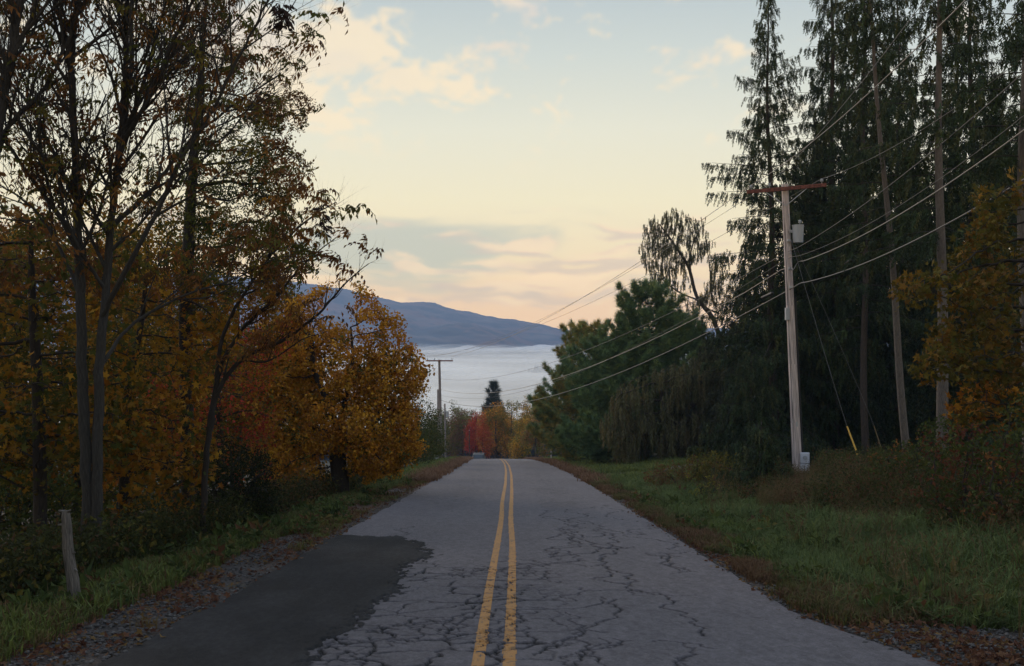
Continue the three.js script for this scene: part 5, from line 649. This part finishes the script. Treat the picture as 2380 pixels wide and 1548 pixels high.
scatter('fallen_leaves', 'fallen russet leaves along both road edges', 'leaves', dead, LEAF, 2700, 313, (r) => { const Z = nearZ(r, 6, 45), dir = r() < .5 ? -1 : 1, x = side(r, Z, -.04, dir < 0 ? 1.6 : 1.3, dir); if (r() > .25 + ss(.42, .6, fbm(x * 1.1, Z * .7 + 8, 3))) return null; return { p: ground(x, Z).add(V(0, .01, 0)), q: yaw(r() * 6.28), s: .8 + .6 * r(), c: pick([[.13, .062, .036], [.10, .045, .028], [.17, .09, .048], [.08, .036, .024], [.16, .10, .04]], r) }; });
const stones = [261, 262].map((s) => { const r = rng(s), gs = []; for (let i = 0; i < 7; i++) { const g = new THREE.IcosahedronGeometry(.007 + .011 * r(), 0); g.scale(1, .6, 1.2); g.rotateY(r() * 6); g.translate((r() - .5) * .3, .006, (r() - .5) * .3); gs.push(g); } return mergeGeometries(gs); });
scatter('gravel', 'loose grey gravel on the pull-offs and shoulders', 'gravel', stones, std(lin(1, 1, 1)), 3000, 315, (r) => { const Z = nearZ(r, 4.6, 48), dir = r() < .4 ? -1 : 1, x = side(r, Z, -.05, dir < 0 ? 1.2 : 2.6, dir); if (gravelAt(x, Z) < .25 + .5 * r() || (dir < 0 && r() < .6)) return null; return { p: ground(x, Z), q: yaw(r() * 6.28), s: .6 + .9 * r(), c: pick([[.06, .056, .054], [.04, .037, .036], [.085, .08, .076]], r) }; });

{ // dead-leaf nests caught in the outer twigs of the left trees
  const r = rng(77), clump = (n, w, h) => { const gs = []; for (let i = 0; i < n; i++) { const g = ashLeaves({ n: 1, seed: 500 + i, L: .12 }); g.rotateY(r() * 6.28); g.translate((r() - .5) * w * (1 - i / n * .6), -h * i / n, (r() - .5) * w * .7); gs.push(g); } return mergeGeometries(gs); };
  const m = leafMat(.15); m.color = lin(.045, .03, .026);
  for (const [label, px, py, Z, w, h] of [['dark hanging nest of dead leaves at the tip of a leaning bough', 750, 478, 15.9, .22, .5], ['dark nest of dead leaves in the topmost twigs of the bare ash', 655, 8, 12.2, .14, .30]]) { const o = new THREE.Mesh(clump(34, w, h), m); o.name = numbered('leaf_nest'); o.position.copy(at(px, py, Z)); o.castShadow = true; tag(o, label, 'nest'); scene.add(o); }
}

// the woods go on beside the viewer: unseen trees, added to shade the road sides
[[-9.5, 8.5, 1.0, 'just out of view beside the left verge'], [-9, 2, 1.1, 'out of view to the left of the viewer']].forEach(([x, Z, s, w], i) => copyTree(woodsTree, 'woodland_tree', 'gold and green tree ' + w, 'tree', ground(x, Z), i * 2 + 1, s, 'trees of the left wood'));
[[10.5, 8, .85, 'just out of view beside the right bank'], [12, 0, .9, 'out of view to the right of the viewer']].forEach(([x, Z, s, w], i) => copyTree(backSpruce, 'spruce_tree', 'full dark spruce ' + w, 'tree', ground(x, Z), i * 2 + 1, s, 'back row of dark spruces'));

const rosette = [271, 272, 273].map((s) => leafClump({ n: 11, spread: .11, L: .13, W: .055, seed: s, hang: -.2 })), stalk = [274, 275].map((s) => seedGrass({ n: 7, h: .75, spread: .14, seed: s }));
scatter('verge_weeds', 'broad-leaved weeds scattered through the grass of both verges', 'weeds', rosette, LEAF, 1500, 317, (r) => { const Z = nearZ(r, 6.5, 34), dir = r() < .3 ? -1 : 1, x = side(r, Z, .3, dir < 0 ? 2 : 4.6, dir); if (gravelAt(x, Z) > .5 || r() > ss(.42, .62, fbm(x * .9 + 15, Z * .8, 3))) return null; return { p: ground(x, Z).add(V(0, .05, 0)), q: yaw(r() * 6.28), s: .5 + .8 * r(), c: pick(r() < .8 ? [[.06, .085, .025], [.08, .105, .03], [.05, .07, .022]] : [[.13, .10, .03], [.12, .06, .03]], r) }; });
scatter('seed_stalks', 'thin dry seed stalks standing above the right verge grass', 'grass', stalk, GRASS, 160, 319, (r) => { const Z = nearZ(r, 8, 30), x = side(r, Z, 1.2, 4.8, 1); if (r() > ss(.45, .62, fbm(x * .8 + 5, Z * .6, 2))) return null; return { p: ground(x, Z), q: yaw(r() * 6.28), s: .6 + .5 * r(), c: pick([[.13, .10, .05], [.10, .085, .04], [.15, .11, .06]], r) }; });

renderer.render(scene, camera);
